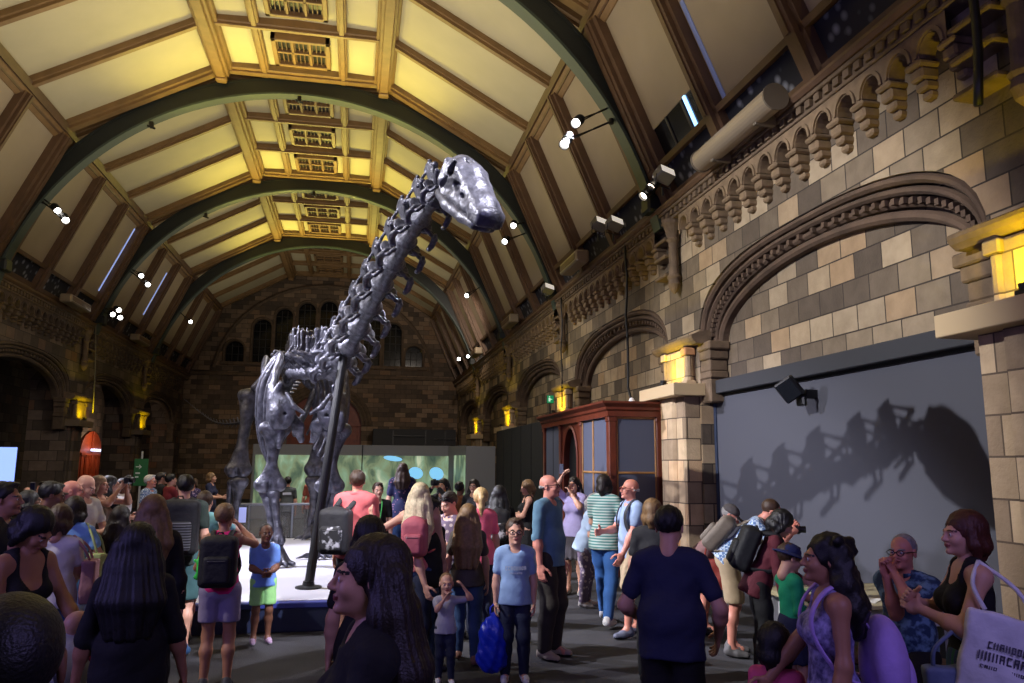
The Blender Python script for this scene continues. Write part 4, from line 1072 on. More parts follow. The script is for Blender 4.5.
# sacrum: fused vertebrae with tall spines
for i in range(4):
    c = Vector((-1.36-.06*i, 16.85+.36*i, 3.82-.01*i)); o = proto.copy(); COL.objects.link(o); o.name = 'sacral_vertebra'
    place(o, c, frame((.17, -1, -.05+.08*math.sin(i*2))), (.6, .36, .70-.03*i+.03*math.sin(i*3)))
TAIL = [(-1.6, 18.2, 3.74), (-1.85, 19.5, 3.5), (-2.45, 21.3, 3.2), (-3.3, 22.9, 3.05), (-4.05, 24.2, 3.12), (-4.7, 25.2, 3.45), (-5.3, 26.0, 3.86)]
proto = None
N = 34
for i in range(N):
    t = 6*(i/(N-1))**.9; c = cat(TAIL, t); f = cat(TAIL, max(0, t-.1))-cat(TAIL, min(6, t+.1)); q = i/(N-1)
    if proto is None: proto = fast_obj('caudal_vertebra', TV_V, TV_F, BONE); o = proto
    else: o = proto.copy(); COL.objects.link(o)
    w = .60*(1-q)**2.1+.03
    place(o, c, frame(f), (w, .32, w*.85))
# --- ribs
for i in range(2, 9):
    c, f = DC[i]; r = f.cross(Vector((0, 0, 1))).normalized(); q = i/8.
    hw = .44+.27*math.sin(PI*min(1, q*.75+.15)); ln = .95+.75*math.sin(PI*min(1, .25+q*.6))
    for sd in (-1, 1):
        pts = [c+r*sd*.15+Vector((0, 0, .12)), c+r*sd*.36+Vector((0, 0, .30)), c+r*sd*hw*.78+Vector((0, 0, .08))-f*.05, c+r*sd*hw-Vector((0, 0, .32))-f*.12, c+r*sd*hw*1.0-Vector((0, 0, ln*.55))-f*.2, c+r*sd*hw*.88-Vector((0, 0, ln*.82))-f*.26, c+r*sd*hw*.7-Vector((0, 0, ln))-f*.28]
        sm = [cat(pts, k*.3) for k in range(int(6/.3)+1)]
        mb = MB(); mb.tube([p-DLOC for p in sm], [.034+.026*math.sin(PI*min(1, k/len(sm)+.15)) for k in range(len(sm))], 8, flat=.55, up=f)
        mb.build('dorsal_rib', BONE, DINO, smooth=True)
# --- shoulder girdle and fore limbs
def blade(name, pts, rs, flat_axis, k=.12, h=.022, sc=.35, extra=None):
    s = SDF(.08); s.chain(pts, rs, sc=(flat_axis, sc))
    if extra: extra(s)
    return world_bone(name, s, h)
def long_bone(name, a, b, r_top, r_mid, r_bot, wide=(1, 0, 0), wf=1.6, h=.018, crest=None):
    """limb bone with flared ends: wider along `wide`"""
    a, b = Vector(a), Vector(b); d = b-a; s = SDF(.06); w = Vector(wide)
    s.chain([a+d*.05, a+d*.25, a+d*.5, a+d*.75, a+d*.95], [r_top*.8, r_mid*1.15, r_mid, r_mid*1.1, r_bot*.8])
    s.cap(a+w*r_top*(wf-.6)+d*.05, a-w*r_top*(wf-.6)+d*.05, r_top*.75, r_top*.7); s.cap(b+w*r_bot*(wf-.6)-d*.05, b-w*r_bot*(wf-.6)-d*.05, r_bot*.72, r_bot*.72)
    s.cap(a+w*r_top*(wf-.5)+d*.06, a+d*.5, r_top*.5, r_mid*.7); s.cap(a-w*r_top*(wf-.5)+d*.06, a+d*.42, r_top*.5, r_mid*.6)
    s.cap(b+w*r_bot*(wf-.5)-d*.06, b-d*.4, r_bot*.5, r_mid*.6); s.cap(b-w*r_bot*(wf-.5)-d*.06, b-d*.4, r_bot*.5, r_mid*.6)
    for q in (-1, 1): s.ell(b+w*q*r_bot*.6+Vector((0, -.03, .0)), (r_bot*.5, r_bot*.55, r_bot*.42))
    s.ell(b+Vector((0, -r_bot*.9, .02)), (r_bot*.25, r_bot*.4, r_bot*.7), k=.03, op='-')
    if crest: s.chain(crest[0], crest[1], sc=((0, 1, 0), .6))
    return world_bone(name, s, h)
def forefoot(name, wrist, foot):
    w = Vector(wrist); f = Vector(foot)
    s = SDF(.03)
    s.ell(w, (.11, .09, .06))
    for k, an in enumerate((-75, -40, -8, 24, 60)):
        d = Vector((math.sin(R(an)), -math.cos(R(an)), 0))
        a = w+d*.06+Vector((0, 0, -.03)); b = Vector((f.x, f.y, .345+.07))+d*.13
        s.cap(a, b, .042, .04, k=.015); s.cap(b, b+d*.09-Vector((0, 0, .02)), .045, .036, k=.015)
        if k == 0: s.cap(b+d*.08, b+d*.26-Vector((0, 0, .05)), .04, .012, k=.01)
    s.keep((0, 0, .345), (0, 0, 1))
    return world_bone(name, s, .014)
for sd, gl, el, wr, ft in ((-1, (-1.30, 13.12, 2.62), (-1.34, 13.22, 1.55), (-1.17, 13.05, .68), (-1.08, 12.98, .35)),
                           (1, (-.33, 13.35, 2.62), (-.42, 13.65, 1.52), (-.48, 13.95, .68), (-.54, 13.95, .35))):
    g = Vector(gl)
    s = SDF(.09)      # shoulder blade with its forward plate
    s.chain([g+Vector((sd*.02, .0, .10)), g+Vector((sd*.08, .16, .42)), g+Vector((sd*.09, .34, .76)), g+Vector((sd*.03, .55, 1.06))], [.27, .15, .13, .16], sc=((1, .3, 0), .45))
    s.ell(g+Vector((-sd*.12, -.12, .14)), (.20, .09, .28)); s.ell(g+Vector((-sd*.0, -.02, .30)), (.13, .10, .24)); s.cap(g+Vector((sd*.04, -.04, .36)), g+Vector((-sd*.06, -.10, .60)), .07, .05); s.cap(g+Vector((sd*.10, .10, .1)), g+Vector((sd*.13, .20, .6)), .05, .04)
    s.ell(g+Vector((sd*.0, .02, -.06)), (.09, .1, .07), k=.04, op='-'); s.ell(g+Vector((-sd*.16, -.2, .12)), (.03, .1, .03), k=.02, op='-')
    world_bone('scapula', s, .02)
    long_bone('humerus', g+Vector((0, 0, -.06)), el, .15, .075, .15, (1, .1, 0), 1.55, crest=([g+Vector((-sd*.10, -.06, -.12)), g+Vector((-sd*.08, -.10, -.4))], [.07, .05]))
    e, w = Vector(el), Vector(wr)
    long_bone('ulna', e+Vector((sd*.07, .07, -.02)), w+Vector((sd*.05, .06, .03)), .085, .045, .06, (1, 0, 0), 1.2)
    long_bone('radius', e+Vector((-sd*.06, -.05, -.05)), w+Vector((-sd*.05, -.04, .03)), .07, .042, .06, (1, 0, 0), 1.2)
    forefoot('forefoot', wr, ft)
# breast plates in the chest
for sd in (-1, 1):
    s = SDF(.05); c = Vector((-.80+sd*.16, 13.25, 2.55)); s.chain([c+Vector((sd*.10, 0, .20)), c, c+Vector((-sd*.06, .14, -.22))], [.07, .11, .06], sc=((.2, 1, .3), .3))
    world_bone('sternal_plate', s, .018)
    s = SDF(.03); s.chain([(-.78+sd*.34, 12.9, 3.05), (-.78+sd*.22, 12.82, 2.85), (-.78+sd*.05, 12.8, 2.74)], [.035, .04, .03]); world_bone('collar_bone', s, .012)
# --- pelvis and hind limbs
for sd, hp, kn, an in ((-1, (-2.22, 17.0, 3.45), (-2.36, 16.85, 1.72), (-2.44, 17.0, .62)), (1, (-.78, 17.25, 3.45), (-.80, 17.2, 1.74), (-.82, 17.55, .62))):
    h = Vector(hp)
    s = SDF(.1); c = h+Vector((-sd*.30, 0, .26))
    s.chain([c+Vector((-sd*.02, -.62, .02)), c+Vector((0, -.2, .22)), c+Vector((0, .2, .22)), c+Vector((-sd*.06, .6, .05))], [.16, .24, .24, .14], sc=((1, 0, 0), .35)); s.cap(c+Vector((0, -.1, 0)), h+Vector((-sd*.1, -.15, .05)), .12, .09); s.cap(c+Vector((0, .15, 0)), h+Vector((-sd*.12, .22, .05)), .1, .07)
    world_bone('ilium', s, .028)
    blade('pubis', [h+Vector((-sd*.16, -.15, 0)), h+Vector((-sd*.3, -.4, -.45)), h+Vector((-sd*.48, -.55, -.85))], [.12, .09, .12], (1, 0, 0), sc=.5)
    blade('ischium', [h+Vector((-sd*.16, .2, 0)), h+Vector((-sd*.34, .55, -.4)), h+Vector((-sd*.5, .95, -.7))], [.11, .07, .09], (1, 0, 0), sc=.5)
    long_bone('femur', h, kn, .17, .105, .18, (1, 0, 0), 1.35)
    k, a = Vector(kn), Vector(an)
    long_bone('tibia', k+Vector((-sd*.05, -.02, -.1)), a+Vector((-sd*.03, 0, .04)), .14, .07, .10, (1, 0, 0), 1.2)
    long_bone('fibula', k+Vector((sd*.13, .06, -.12)), a+Vector((sd*.10, .03, .04)), .07, .04, .065, (0, 1, 0), 1.2)
    s = SDF(.03); s.ell(a, (.15, .12, .08))
    for q, ang in enumerate((-55, -28, 0, 28, 58)):
        d = Vector((math.sin(R(ang)), -math.cos(R(ang)), 0)); p0 = a+d*.08-Vector((0, 0, .04)); p1 = Vector((a.x, a.y, .42))+d*.24; s.cap(p0, p1, .055, .05, k=.015); s.cap(p1, p1+d*.1-Vector((0, 0, .02)), .05, .04, k=.015); s.cap(p1+d*.1, p1+d*.24-Vector((0, 0, .06)), .035, .01, k=.01)
    s.keep((0, 0, .345), (0, 0, 1)); world_bone('hind_foot', s, .016)

# --- skull, in metres, +y to the muzzle, z up
s = SDF(.05)
s.ell((0, .02, .03), (.115, .15, .135)); s.ell((0, .16, .05), (.105, .16, .105))
s.chain([(0, .12, .02), (0, .32, -.03), (0, .50, -.085), (0, .60, -.115)], [.115, .098, .085, .07], sc=((1, 0, 0), 1.18))
s.rbox((0, .57, -.135), (.082, .045, .028), .035)
for q in (-1, 1): s.ell((q*.075, .30, -.09), (.045, .26, .085), k=.04); s.ell((q*.085, .02, -.06), (.045, .10, .12), k=.04)
for q in (-1, 1):
    s.chain([(q*.085, .05, .10), (q*.105, .17, .075), (q*.09, .3, .02), (q*.075, .5, -.06)], [.03, .026, .022, .02], k=.03)           # brow to snout ridge
    s.chain([(q*.10, -.06, .08), (q*.115, -.03, -.06), (q*.10, .04, -.16)], [.028, .028, .03], k=.03)                                # back of the cheek
    s.chain([(q*.10, .04, -.15), (q*.105, .2, -.125), (q*.095, .42, -.14)], [.026, .026, .03], k=.03)                                 # cheek bar
    s.ell((q*.02, .62, -.12), (.02, .03, .04), k=.02)
s.ell((0, .08, .055), (.3, .068, .06), k=.02, op='-')                                       # orbits run right through
for q in (-1, 1):
    s.ell((q*.12, .035, -.06), (.07, .022, .055), rot=np.array(((1, 0, 0), (0, .85, .53), (0, -.53, .85))), k=.02, op='-')
    s.ell((q*.12, .235, -.03), (.05, .06, .032), k=.02, op='-'); s.ell((q*.115, .36, -.065), (.035, .03, .016), k=.015, op='-')
    s.ell((q*.035, .13, .175), (.026, .07, .06), k=.02, op='-')
    s.ell((q*.05, -.1, .13), (.03, .05, .05), k=.02, op='-')
s.ell((0, .12, -.21), (.07, .32, .06), k=.03, op='-')
v, f = s.mesh(.0095)
SKDIR = Vector((.245, -.60, -.44)); SKPOS = Vector((.83, 6.64, 4.53))
skull = fast_obj('skull', v, f, BONE); SKS = 1.2
place(skull, SKPOS, frame(SKDIR), (SKS,)*3)
s = SDF(.03)
for q in (-1, 1): s.chain([(q*.10, -.02, -.165), (q*.105, .15, -.195), (q*.09, .4, -.205), (q*.062, .55, -.20), (0, .585, -.195)], [.042, .05, .046, .042, .04], k=.02)
s.ell((0, .53, -.205), (.07, .05, .03))
jaw = sdf_obj('lower_jaw', s, .01, BONE); jaw.parent = skull
for q in range(9):
    x = -.072+.018*q; y = .60-.35*x*x/.0052*.03
    s = MB(); s.tube([(x, y, -.125), (x, y+.012, -.155), (x, y+.006, -.19)], [.0075, .008, .003], 7); t = s.build('tooth', BONE, skull, smooth=True)
# --- steel pole
po = MB(); p0, p1 = Vector((-.54, 10.75, .345)), Vector((-.22, 11.35, 3.50)); po.tube([p0, p1], .062, 14); po.lathe([(.17, 0), (.17, .02), (.08, .035), (.07, .09)], 18, M=Matrix.Translation(p0)); po.bbox(-.16, .16, -.05, .05, -.02, .1, .02, M=Matrix.Translation(p1) @ Matrix.Rotation(R(20), 4, 'Z'))
po.tube([p1+Vector((-.12, 0, .0)), p1+Vector((-.2, .1, .14))], .025, 8); po.tube([p1+Vector((.12, 0, .0)), p1+Vector((.2, .1, .14))], .025, 8)
mbp = po.build('support_pole', mat('black_steel_pole', (.09, .09, .10), .45), smooth=False); tag(mbp, 'slanting black steel pole propping up the base of the long neck', 'pole')
# ------------------------------------------------------------------ people
SKIN = {'fair': (.80, .60, .50), 'tan': (.66, .46, .35), 'brown': (.45, .30, .22), 'dark': (.24, .16, .12), 'ruddy': (.82, .54, .46)}
HAIRC = {'black': (.05, .045, .05), 'darkbrown': (.12, .085, .065), 'brown': (.25, .17, .11), 'auburn': (.30, .14, .09), 'dirtyblond': (.48, .37, .24), 'blond': (.74, .62, .42), 'pale': (.80, .73, .58), 'grey': (.56, .55, .54), 'white': (.82, .81, .78)}
LIPS = mat('lips', (.58, .30, .28), .5); EYEW = mat('eye_white', (.85, .84, .82), .3); EYED = mat('dark_iris', (.06, .05, .045), .25)
def skin_mat(k): return mat('skin_'+k, SKIN[k], .5, var=.06, vscale=14, bump=.05, bscale=120)
def hair_mat(k): return mat('hair_'+k, HAIRC[k], .5, var=.25, vscale=40, bump=.25, bscale=150)
def cloth(name, c, rough=.85): return mat('cloth_'+name, c, rough, bump=.35, bscale=18, var=.1, vscale=9)

# --- heads and hands are modelled once per kind and re-used
_head = {}
def head_mesh(kind):
    if kind in _head: return _head[kind]
    f = kind == 'f'; c = kind == 'c'
    s = SDF(.022)
    s.ell((0, .018, .032), (.074, .094, .083)); s.ell((0, -.03, -.03), (.058 if not c else .06, .066, .078))
    s.ell((0, -.045, -.078), (.040 if not f else .035, .042, .032)); s.ell((0, -.082, .022), (.044, .014, .010))
    s.cap((0, -.094, .010), (0, -.112, -.022), .007, .0125, k=.012); s.ell((.012, -.102, -.027), (.008, .008, .007), k=.008); s.ell((-.012, -.102, -.027), (.008, .008, .007), k=.008)
    for q in (-1, 1):
        s.ell((q*.036, -.066, -.028), (.022, .022, .022)); s.ell((q*.030, -.098, .004), (.015, .013, .0095), k=.012, op='-')
        s.ell((q*.030, -.083, .003), (.0125, .0115, .0115), k=.0)
        s.ell((q*.077, .012, -.004), (.008, .020, .031), k=.008); s.ell((q*.084, .008, -.004), (.005, .010, .016), k=.004, op='-')
    s.ell((0, -.097, -.050), (.022, .010, .0055), k=.006); s.ell((0, -.096, -.059), (.019, .010, .006), k=.006)
    s.ell((0, -.105, -.0548), (.020, .006, .0014), k=.002, op='-'); s.ell((0, -.090, -.090), (.018, .014, .013))
    s.cap((0, .012, -.06), (0, .02, -.16), .052 if not f else .045, .055 if not f else .047, k=.03)
    v, fc = s.mesh(.0055)
    ctr = v[fc].mean(1); m = np.zeros(len(fc), dtype=int)
    x, y, z = ctr.T
    for q in (-1, 1):
        m[((x-q*.030)**2+((z-.003)*1.25)**2 < .0105**2) & (y < -.08)] = 2
        m[((x-q*.030)**2+(z-.003)**2 < .0055**2) & (y < -.085)] = 3
        m[(np.abs(np.abs(x)-.031) < .017) & (np.abs(z-.027+np.abs(np.abs(x)-.026)*.25) < .0042) & (y < -.06)] = 4
    m[(np.abs(x) < .022) & (np.abs(z+.0545) < .0095*(1-(np.abs(x)/.026)**2)) & (y < -.09)] = 1
    _head[kind] = (v, fc, m); return _head[kind]
_hand = {}
def hand_mesh(curl):
    """left hand: wrist at the origin, fingers towards -z, palm looking to -x, thumb to -y"""
    if curl in _hand: return _hand[curl]
    s = SDF(.012)
    s.cap((0, 0, .05), (0, 0, -.01), .030, .027, sc=((1, 0, 0), .8)); s.ell((0, .002, -.048), (.0155, .040, .050)); s.ell((-.004, -.024, -.035), (.016, .018, .03))
    for y, ln in ((-.031, .074), (-.0105, .084), (.010, .078), (.029, .061)):
        p = np.array((0., y, -.086)); a = .12+curl*.35
        r = .0098 if ln > .07 else .0088
        for frac in (.45, .31, .24):
            d = np.array((-math.sin(a), (y*.9)*(1-curl), -math.cos(a))); n = p+d*ln*frac
            s.cap(p, n, r, r*.9, k=.006); p = n; a += curl*1.15; r *= .92
    p = np.array((-.004, -.034, -.03))
    for d, ln, r in (((-.35, -.75, -.55), .040, .0125), ((-.35-.3*curl, -.35, -.85), .034, .0105), ((-.4-.4*curl, -.05, -.9), .026, .0095)):
        d = np.array(d); d = d/np.linalg.norm(d); n = p+d*ln; s.cap(p, n, r, r*.92, k=.008); p = n
    _hand[curl] = s.mesh(.0052); return _hand[curl]

def npv(v): return np.array(v, dtype=float)
def unit(v): v = npv(v); return v/max(1e-9, np.linalg.norm(v))
def rot_x(a): return np.array(((1, 0, 0), (0, math.cos(a), -math.sin(a)), (0, math.sin(a), math.cos(a))))
def rot_z(a): return np.array(((math.cos(a), -math.sin(a), 0), (math.sin(a), math.cos(a), 0), (0, 0, 1)))
def ik(S, T, l1, l2, hint):
    d = T-S; L = np.linalg.norm(d); L2 = min(L, (l1+l2)*.995)
    if L > L2: T = S+d/L*L2; d = T-S
    L = max(np.linalg.norm(d), abs(l1-l2)+.01)
    u = d/np.linalg.norm(d); a = (l1*l1-l2*l2+L*L)/(2*L); h = math.sqrt(max(0, l1*l1-a*a))
    p = npv(hint)-u*np.dot(npv(hint), u); p = unit(p)
    return S+u*a+p*h, T
ARM = {'down': (.235, -.03, .80), 'fwd': (.20, -.20, .90), 'chest': (.06, -.23, 1.22), 'mouth': (.035, -.19, 1.46), 'phone': (.07, -.30, 1.55), 'phone_high': (.06, -.30, 1.72), 'strap': (.12, -.17, 1.34), 'hip': (.24, -.06, .98), 'read': (.09, -.32, 1.12), 'belly': (.05, -.19, 1.06), 'back': (.22, .08, .82)}
PEOPLE = {}
def person(key, at, yaw, label, seat=.47, sex='m', skin='fair', hair=('short', 'darkbrown'), top=('tee', None), bottom=('trousers', None), shoes=(.1, .1, .1), armL='down', armR='down', lean=0., head=(0, 0), stride=0., seated=False, glasses=None, hat=None, fat=0., group=None, curlL=.35, curlR=.35, hint=None, shoe_sole=None, cat=None, standh=None):
    X, Y, h = at
    if standh: h = standh
    child = h < 1.42 and not seated and lean < 20 and sex != 'f' or sex == 'c'
    f = sex == 'f'
    hs = min(1.03, max(.80, .80+.23*(h-.95)/.8)) if child else (.97 if f else 1.02)
    dist = math.hypot(X, Y); g = .012 if dist < 5.2 else (.016 if dist < 10 else .022)
    hh = h if not seated else h+.89-seat
    bs = (hh-.215*hs)/1.525
    J = lambda x, y, z: npv((x, y, z))*bs
    rx = rot_x(R(lean))
    pel = J(0, 0, .95) if not seated else npv((0, 0, seat+.09*bs))
    dz = pel-J(0, 0, .95)
    def up(p): return pel+rx @ (npv(p)*bs+dz-pel)         # upper body follows the lean
    ra = lambda r: r*bs*(1.06 if child else 1.)
    shw = .172 if not f else .152
    if child: shw = .165
    neck = up((0, .012, 1.445)); hc = neck+rx @ npv((0, -.022, .118+.03))*hs
    LEGS = []
    for q in (-1, 1):
        hip = pel+npv((q*.088, 0, -.03))*bs
        if seated: ank = npv((q*.16, -.42, .085))*1.; ank = ank*bs; knh = (0, -1, .6)
        else:
            ank = J(q*.105, -stride*q*.28, .085); knh = (0, -1, 0)
        kn, ank = ik(hip, ank, .432*bs, .410*bs, knh)
        LEGS.append((hip, kn, ank, q))
    ARMS = []
    for q, tg, cu in ((1, armL, curlL), (-1, armR, curlR)):
        sh = up((q*shw, .012, 1.39))
        t = ARM[tg] if isinstance(tg, str) else tg
        T_ = npv((q*t[0], t[1], t[2]))*bs
        if isinstance(tg, str) and lean: T_ = up((q*t[0], t[1], t[2])) if tg not in ('down', 'fwd') else T_+npv((0, -math.sin(R(lean))*.35*bs, 0))
        if seated: T_ = up((q*t[0], t[1], t[2]))
        hi = (q*.55, .75, -.35) if T_[2] < sh[2]-.2*bs else (q*.7, .15, -.75)
        if hint and q in hint: hi = hint[q]
        el, wr = ik(sh, T_, .285*bs, .245*bs, hi)
        ARMS.append((sh, el, wr, q, cu))
    Rb = rx
    # body
    B = SDF(.04*bs)
    ch = up((0, 0, 1.26)); be = up((0, -.005, 1.07)); pv = up((0, .005, .94))
    wC, dC = (.150, .105) if not f else (.134, .098); wB, dB = (.138+fat*.05, .104+fat*.07) if not f else (.120+fat*.05, .095+fat*.06); wP = .158 if not f else .168
    def torso(S, e=0., lo=True):
        S.ell(ch, npv((wC+e, dC+e, .19+e))*bs, rot=Rb); S.ell(be, npv((wB+e, dB+e, .17+e))*bs, rot=Rb)
        if lo: S.ell(pv, npv((wP+e, .115+e, .125+e))*bs, rot=Rb)
        S.cap(up((-shw*.86, .012, 1.385)), up((shw*.86, .012, 1.385)), ra(.058+e), ra(.058+e))
        S.cap(up((-shw*.5, .012, 1.41)), up((shw*.5, .012, 1.41)), ra(.052+e), ra(.052+e))
        if f and not child:
            for q in (-1, 1): S.ell(up((q*.065, -.085, 1.245)), npv((.062+e, .055+e, .062+e))*bs, rot=Rb)
    torso(B)
    B.cap(neck-rx @ npv((0, 0, .05))*bs, hc-rx @ npv((0, -.018, .10))*hs, ra(.058 if not f else .05), .047*hs, k=.03)
    for hip, kn, ank, q in LEGS:
        B.cap(hip, hip+(kn-hip)*.5, ra(.088), ra(.070)); B.cap(hip+(kn-hip)*.5, kn, ra(.070), ra(.052)); cf = kn+(ank-kn)*.32+npv((0, .018*bs, 0)); B.cap(kn, cf, ra(.052), ra(.055)); B.cap(cf, ank, ra(.055), ra(.035))
        B.cap(ank, ank+npv((0, -.1, -.045))*bs, ra(.035), ra(.03))
    for sh, el, wr, q, cu in ARMS:
        B.cap(sh, el, ra(.050 if not f else .043), ra(.038 if not f else .034)); B.cap(el, el+(wr-el)*.3, ra(.037), ra(.040 if not f else .035)); B.cap(el+(wr-el)*.3, wr, ra(.040 if not f else .035), ra(.027 if not f else .024))
    v, fc = B.mesh(g)
    V_, F_, M_ = [v], [fc], [np.zeros(len(fc), dtype=int)]; nv = len(v)
    # head
    hv, hf, hm = head_mesh('c' if child else sex)
    Rh = rx @ rot_z(R(head[0])) @ rot_x(R(head[1]-lean*.35))
    V_.append((hv*hs) @ Rh.T+hc); F_.append(hf+nv); M_.append(hm); nv += len(hv)
    for sh, el, wr, q, cu in ARMS:
        av, af = hand_mesh(cu); a = av.copy(); ff = af
        if q < 0: a[:, 0] *= -1; ff = af[:, ::-1]
        zz = -unit(wr-el); xx = npv((1, 0, 0)) if abs(zz[0]) < .85 else npv((0, 1, 0))
        if wr[2] > el[2]+.03: xx = npv((1, -.1, 0))
        xx = unit(xx-zz*np.dot(xx, zz)); yy = np.cross(zz, xx)
        if yy[1] < 0 and wr[2] < el[2]: pass
        Rm = np.stack((xx, yy, zz), 1)
        hsz = bs*(1. if not child else 1.05)*(1.02 if not f else .93)
        V_.append((a*hsz) @ Rm.T+wr); F_.append(ff+nv); M_.append(np.zeros(len(ff), dtype=int)); nv += len(a)
    hm_ = hair_mat(hair[1])
    body = fast_obj('person', np.concatenate(V_), np.concatenate(F_), [skin_mat(skin), LIPS, EYEW, EYED, hm_ if hair[0] != 'bald' else hair_mat('brown')], fm=np.concatenate(M_))
    body.location = (X, Y, 0); body.rotation_euler = (0, 0, R(yaw))
    tag(body, label, cat or ('child' if child else ('woman' if f else 'man')), group)
    info = dict(o=body, hc=hc, Rh=Rh, hs=hs, bs=bs, up=up, rx=rx, ARMS=ARMS, X=X, Y=Y, yaw=yaw, neck=neck, LEGS=LEGS, pel=pel)
    PEOPLE[key] = info
    # top
    kind, tm = top[0], top[1]
    wave = lambda P: .004*np.sin(P[..., 2]*38+P[..., 0]*25)*np.sin(P[..., 1]*31+P[..., 2]*12)
    if kind:
        S = SDF(.035*bs); e = .014+(.012 if kind in ('loose', 'polo') else 0)
        torso(S, e, True)
        if kind in ('tee', 'loose', 'polo', 'shirt', 'long'):
            frac = {'tee': .62, 'loose': .66, 'polo': .62, 'shirt': .62, 'long': 2.}[kind] if len(top) < 3 else top[2]
            for sh, el, wr, q, cu in ARMS:
                r0 = .062 if not f else .055
                if frac >= 1: S.cap(sh, el, ra(r0), ra(.050), k=.02); S.cap(el, el+(wr-el)*min(.97, frac-1+.0), ra(.050), ra(.040), k=.02)
                else: S.cap(sh, sh+(el-sh)*frac, ra(r0), ra(.057), k=.02)
        hemz = .84 if kind in ('loose', 'polo', 'tee', 'shirt') else .90
        if len(top) > 3: hemz = top[3]
        dn = rx @ npv((0, 0, 1))
        S.cap(up((0, .0, .98)), up((0, .0, hemz)), ra(wP*1.0+e), ra(wP*1.05+e+.008), sc=((0, 1, 0), .78)) if hemz < .9 else None
        S.keep(up((0, 0, hemz)), dn); S.bump(wave)
        if kind in ('tank', 'lowneck'):
            for q in (-1, 1): S.cap(up((q*(shw+.01), -.2, 1.40)), up((q*(shw+.01), .2, 1.40)), ra(.065), k=.01, op='-')
            S.ell(up((0, -.09, 1.43)), npv((.085, .11, .10 if kind == 'tank' else .17))*bs, k=.01, op='-')
        else: S.ell(up((0, -.065, 1.455)), npv((.066, .07, .055))*bs, k=.01, op='-')
        v, fc = S.mesh(g*.95)
        o = fast_obj({'tee': 'tee_shirt', 'loose': 'shirt', 'polo': 'polo_shirt', 'shirt': 'shirt', 'long': 'jumper', 'tank': 'vest_top', 'lowneck': 'vest_top'}[kind], v, fc, tm, body)
        if kind in ('polo', 'shirt'):
            c = MB(); ring = [up((.062*math.cos(t), .01+.062*math.sin(t), 1.452+.012*math.sin(t))) for t in np.linspace(-PI/2+.25, 1.5*PI-.25, 18)]
            c.tube(ring, .017*bs, 8, flat=1.); c.build('collar', tm, body, smooth=True)
    # legs
    kind, bm_ = bottom[0], bottom[1]
    if kind:
        S = SDF((.03 if kind != 'shorts' else .016)*bs); dn = rx @ npv((0, 0, 1)); e = .010
        S.ell(pv, npv((wP+e, .115+e, .125+e))*bs, rot=Rb)
        sl = bottom[2] if len(bottom) > 2 else 1.
        if kind in ('trousers', 'jeans', 'shorts'):
            for hip, kn, ank, q in LEGS:
                w = .012 if kind == 'jeans' else .02
                S.cap(hip, hip+(kn-hip)*.5, ra(.088+w), ra(.074+w))
                if kind == 'shorts': S.cap(hip+(kn-hip)*.5, hip+(kn-hip)*.86*sl, ra(.078+w), ra(.080+w))
                else: S.cap(hip+(kn-hip)*.5, kn, ra(.074+w), ra(.062+w), k=.045*bs); S.cap(kn, kn+(ank-kn)*.35+npv((0, .012*bs, 0)), ra(.062+w), ra(.058+w), k=.045*bs); S.cap(kn+(ank-kn)*.35+npv((0, .012*bs, 0)), kn+(ank-kn)*.95, ra(.058+w), ra(.046+w))
            for hip, kn, ank, q in LEGS:
                pass
        elif kind in ('skirt', 'dress', 'longskirt'):
            zb = {'skirt': .56, 'dress': .52, 'longskirt': .18}[kind]
            S.cap(pv, J(0, -.02, zb-.05), ra(.165), ra(.235 if kind != 'longskirt' else .30), sc=((0, 1, 0), .78)); S.keep(J(0, 0, zb), (0, 0, 1))
            S.bump(lambda P: .012*np.sin(np.arctan2(P[..., 1], P[..., 0])*14)*np.clip((pv[2]-P[..., 2])*2.2, 0, 1))
        S.keep(up((0, 0, 1.06 if kind != 'shorts' else 1.03)), -dn)
        if kind == 'shorts' and not seated:
            zc = LEGS[0][0][2]*.42+LEGS[0][1][2]*.58-.0; S.keep((0, 0, max(min(LEGS[0][1][2], LEGS[1][1][2])+.03*bs, LEGS[0][0][2]+(LEGS[0][1][2]-LEGS[0][0][2])*.95*sl)), (0, 0, 1))
        v, fc = S.mesh(g*.95)
        fast_obj({'trousers': 'trousers', 'jeans': 'jeans', 'shorts': 'shorts', 'skirt': 'skirt', 'dress': 'skirt', 'longskirt': 'long_skirt'}[kind], v, fc, bm_, body)
    # shoes
    if shoes is not None:
        sm = mat('shoe_%d_%d_%d' % tuple(int(c*99) for c in shoes), shoes, .6, var=.1); so = mat('pale_sole', (.78, .77, .74), .7) if (shoe_sole or sum(shoes) > 1.8) else mat('dark_sole', (.08, .08, .08), .7)
        for hip, kn, ank, q in LEGS:
            S = SDF(.025*bs); a = npv((ank[0], ank[1], ank[2]-.085*bs))
            S.cap(a+npv((0, .035, .055))*bs, a+npv((q*.012, -.06, .045))*bs, ra(.043), ra(.042)); S.cap(a+npv((q*.012, -.06, .040))*bs, a+npv((q*.02, -.145, .032))*bs, ra(.042), ra(.033)); S.cap(a+npv((0, .02, .07))*bs, a+npv((0, .012, .10))*bs, ra(.045), ra(.044))
            S.keep(a, (0, 0, 1)); v, fc = S.mesh(max(.009, g*.7)); m = (v[fc].mean(1)[:, 2] < a[2]+.022*bs).astype(int)
            fast_obj('shoe', v, fc, [sm, so], body, fm=m)
    # hair
    def H(p): return hc+Rh @ (npv(p)*hs)
    st = hair[0]
    strands = lambda P: .0035*np.sin(np.arctan2(P[..., 1]-hc[1], P[..., 0]-hc[0])*36+P[..., 2]*14)
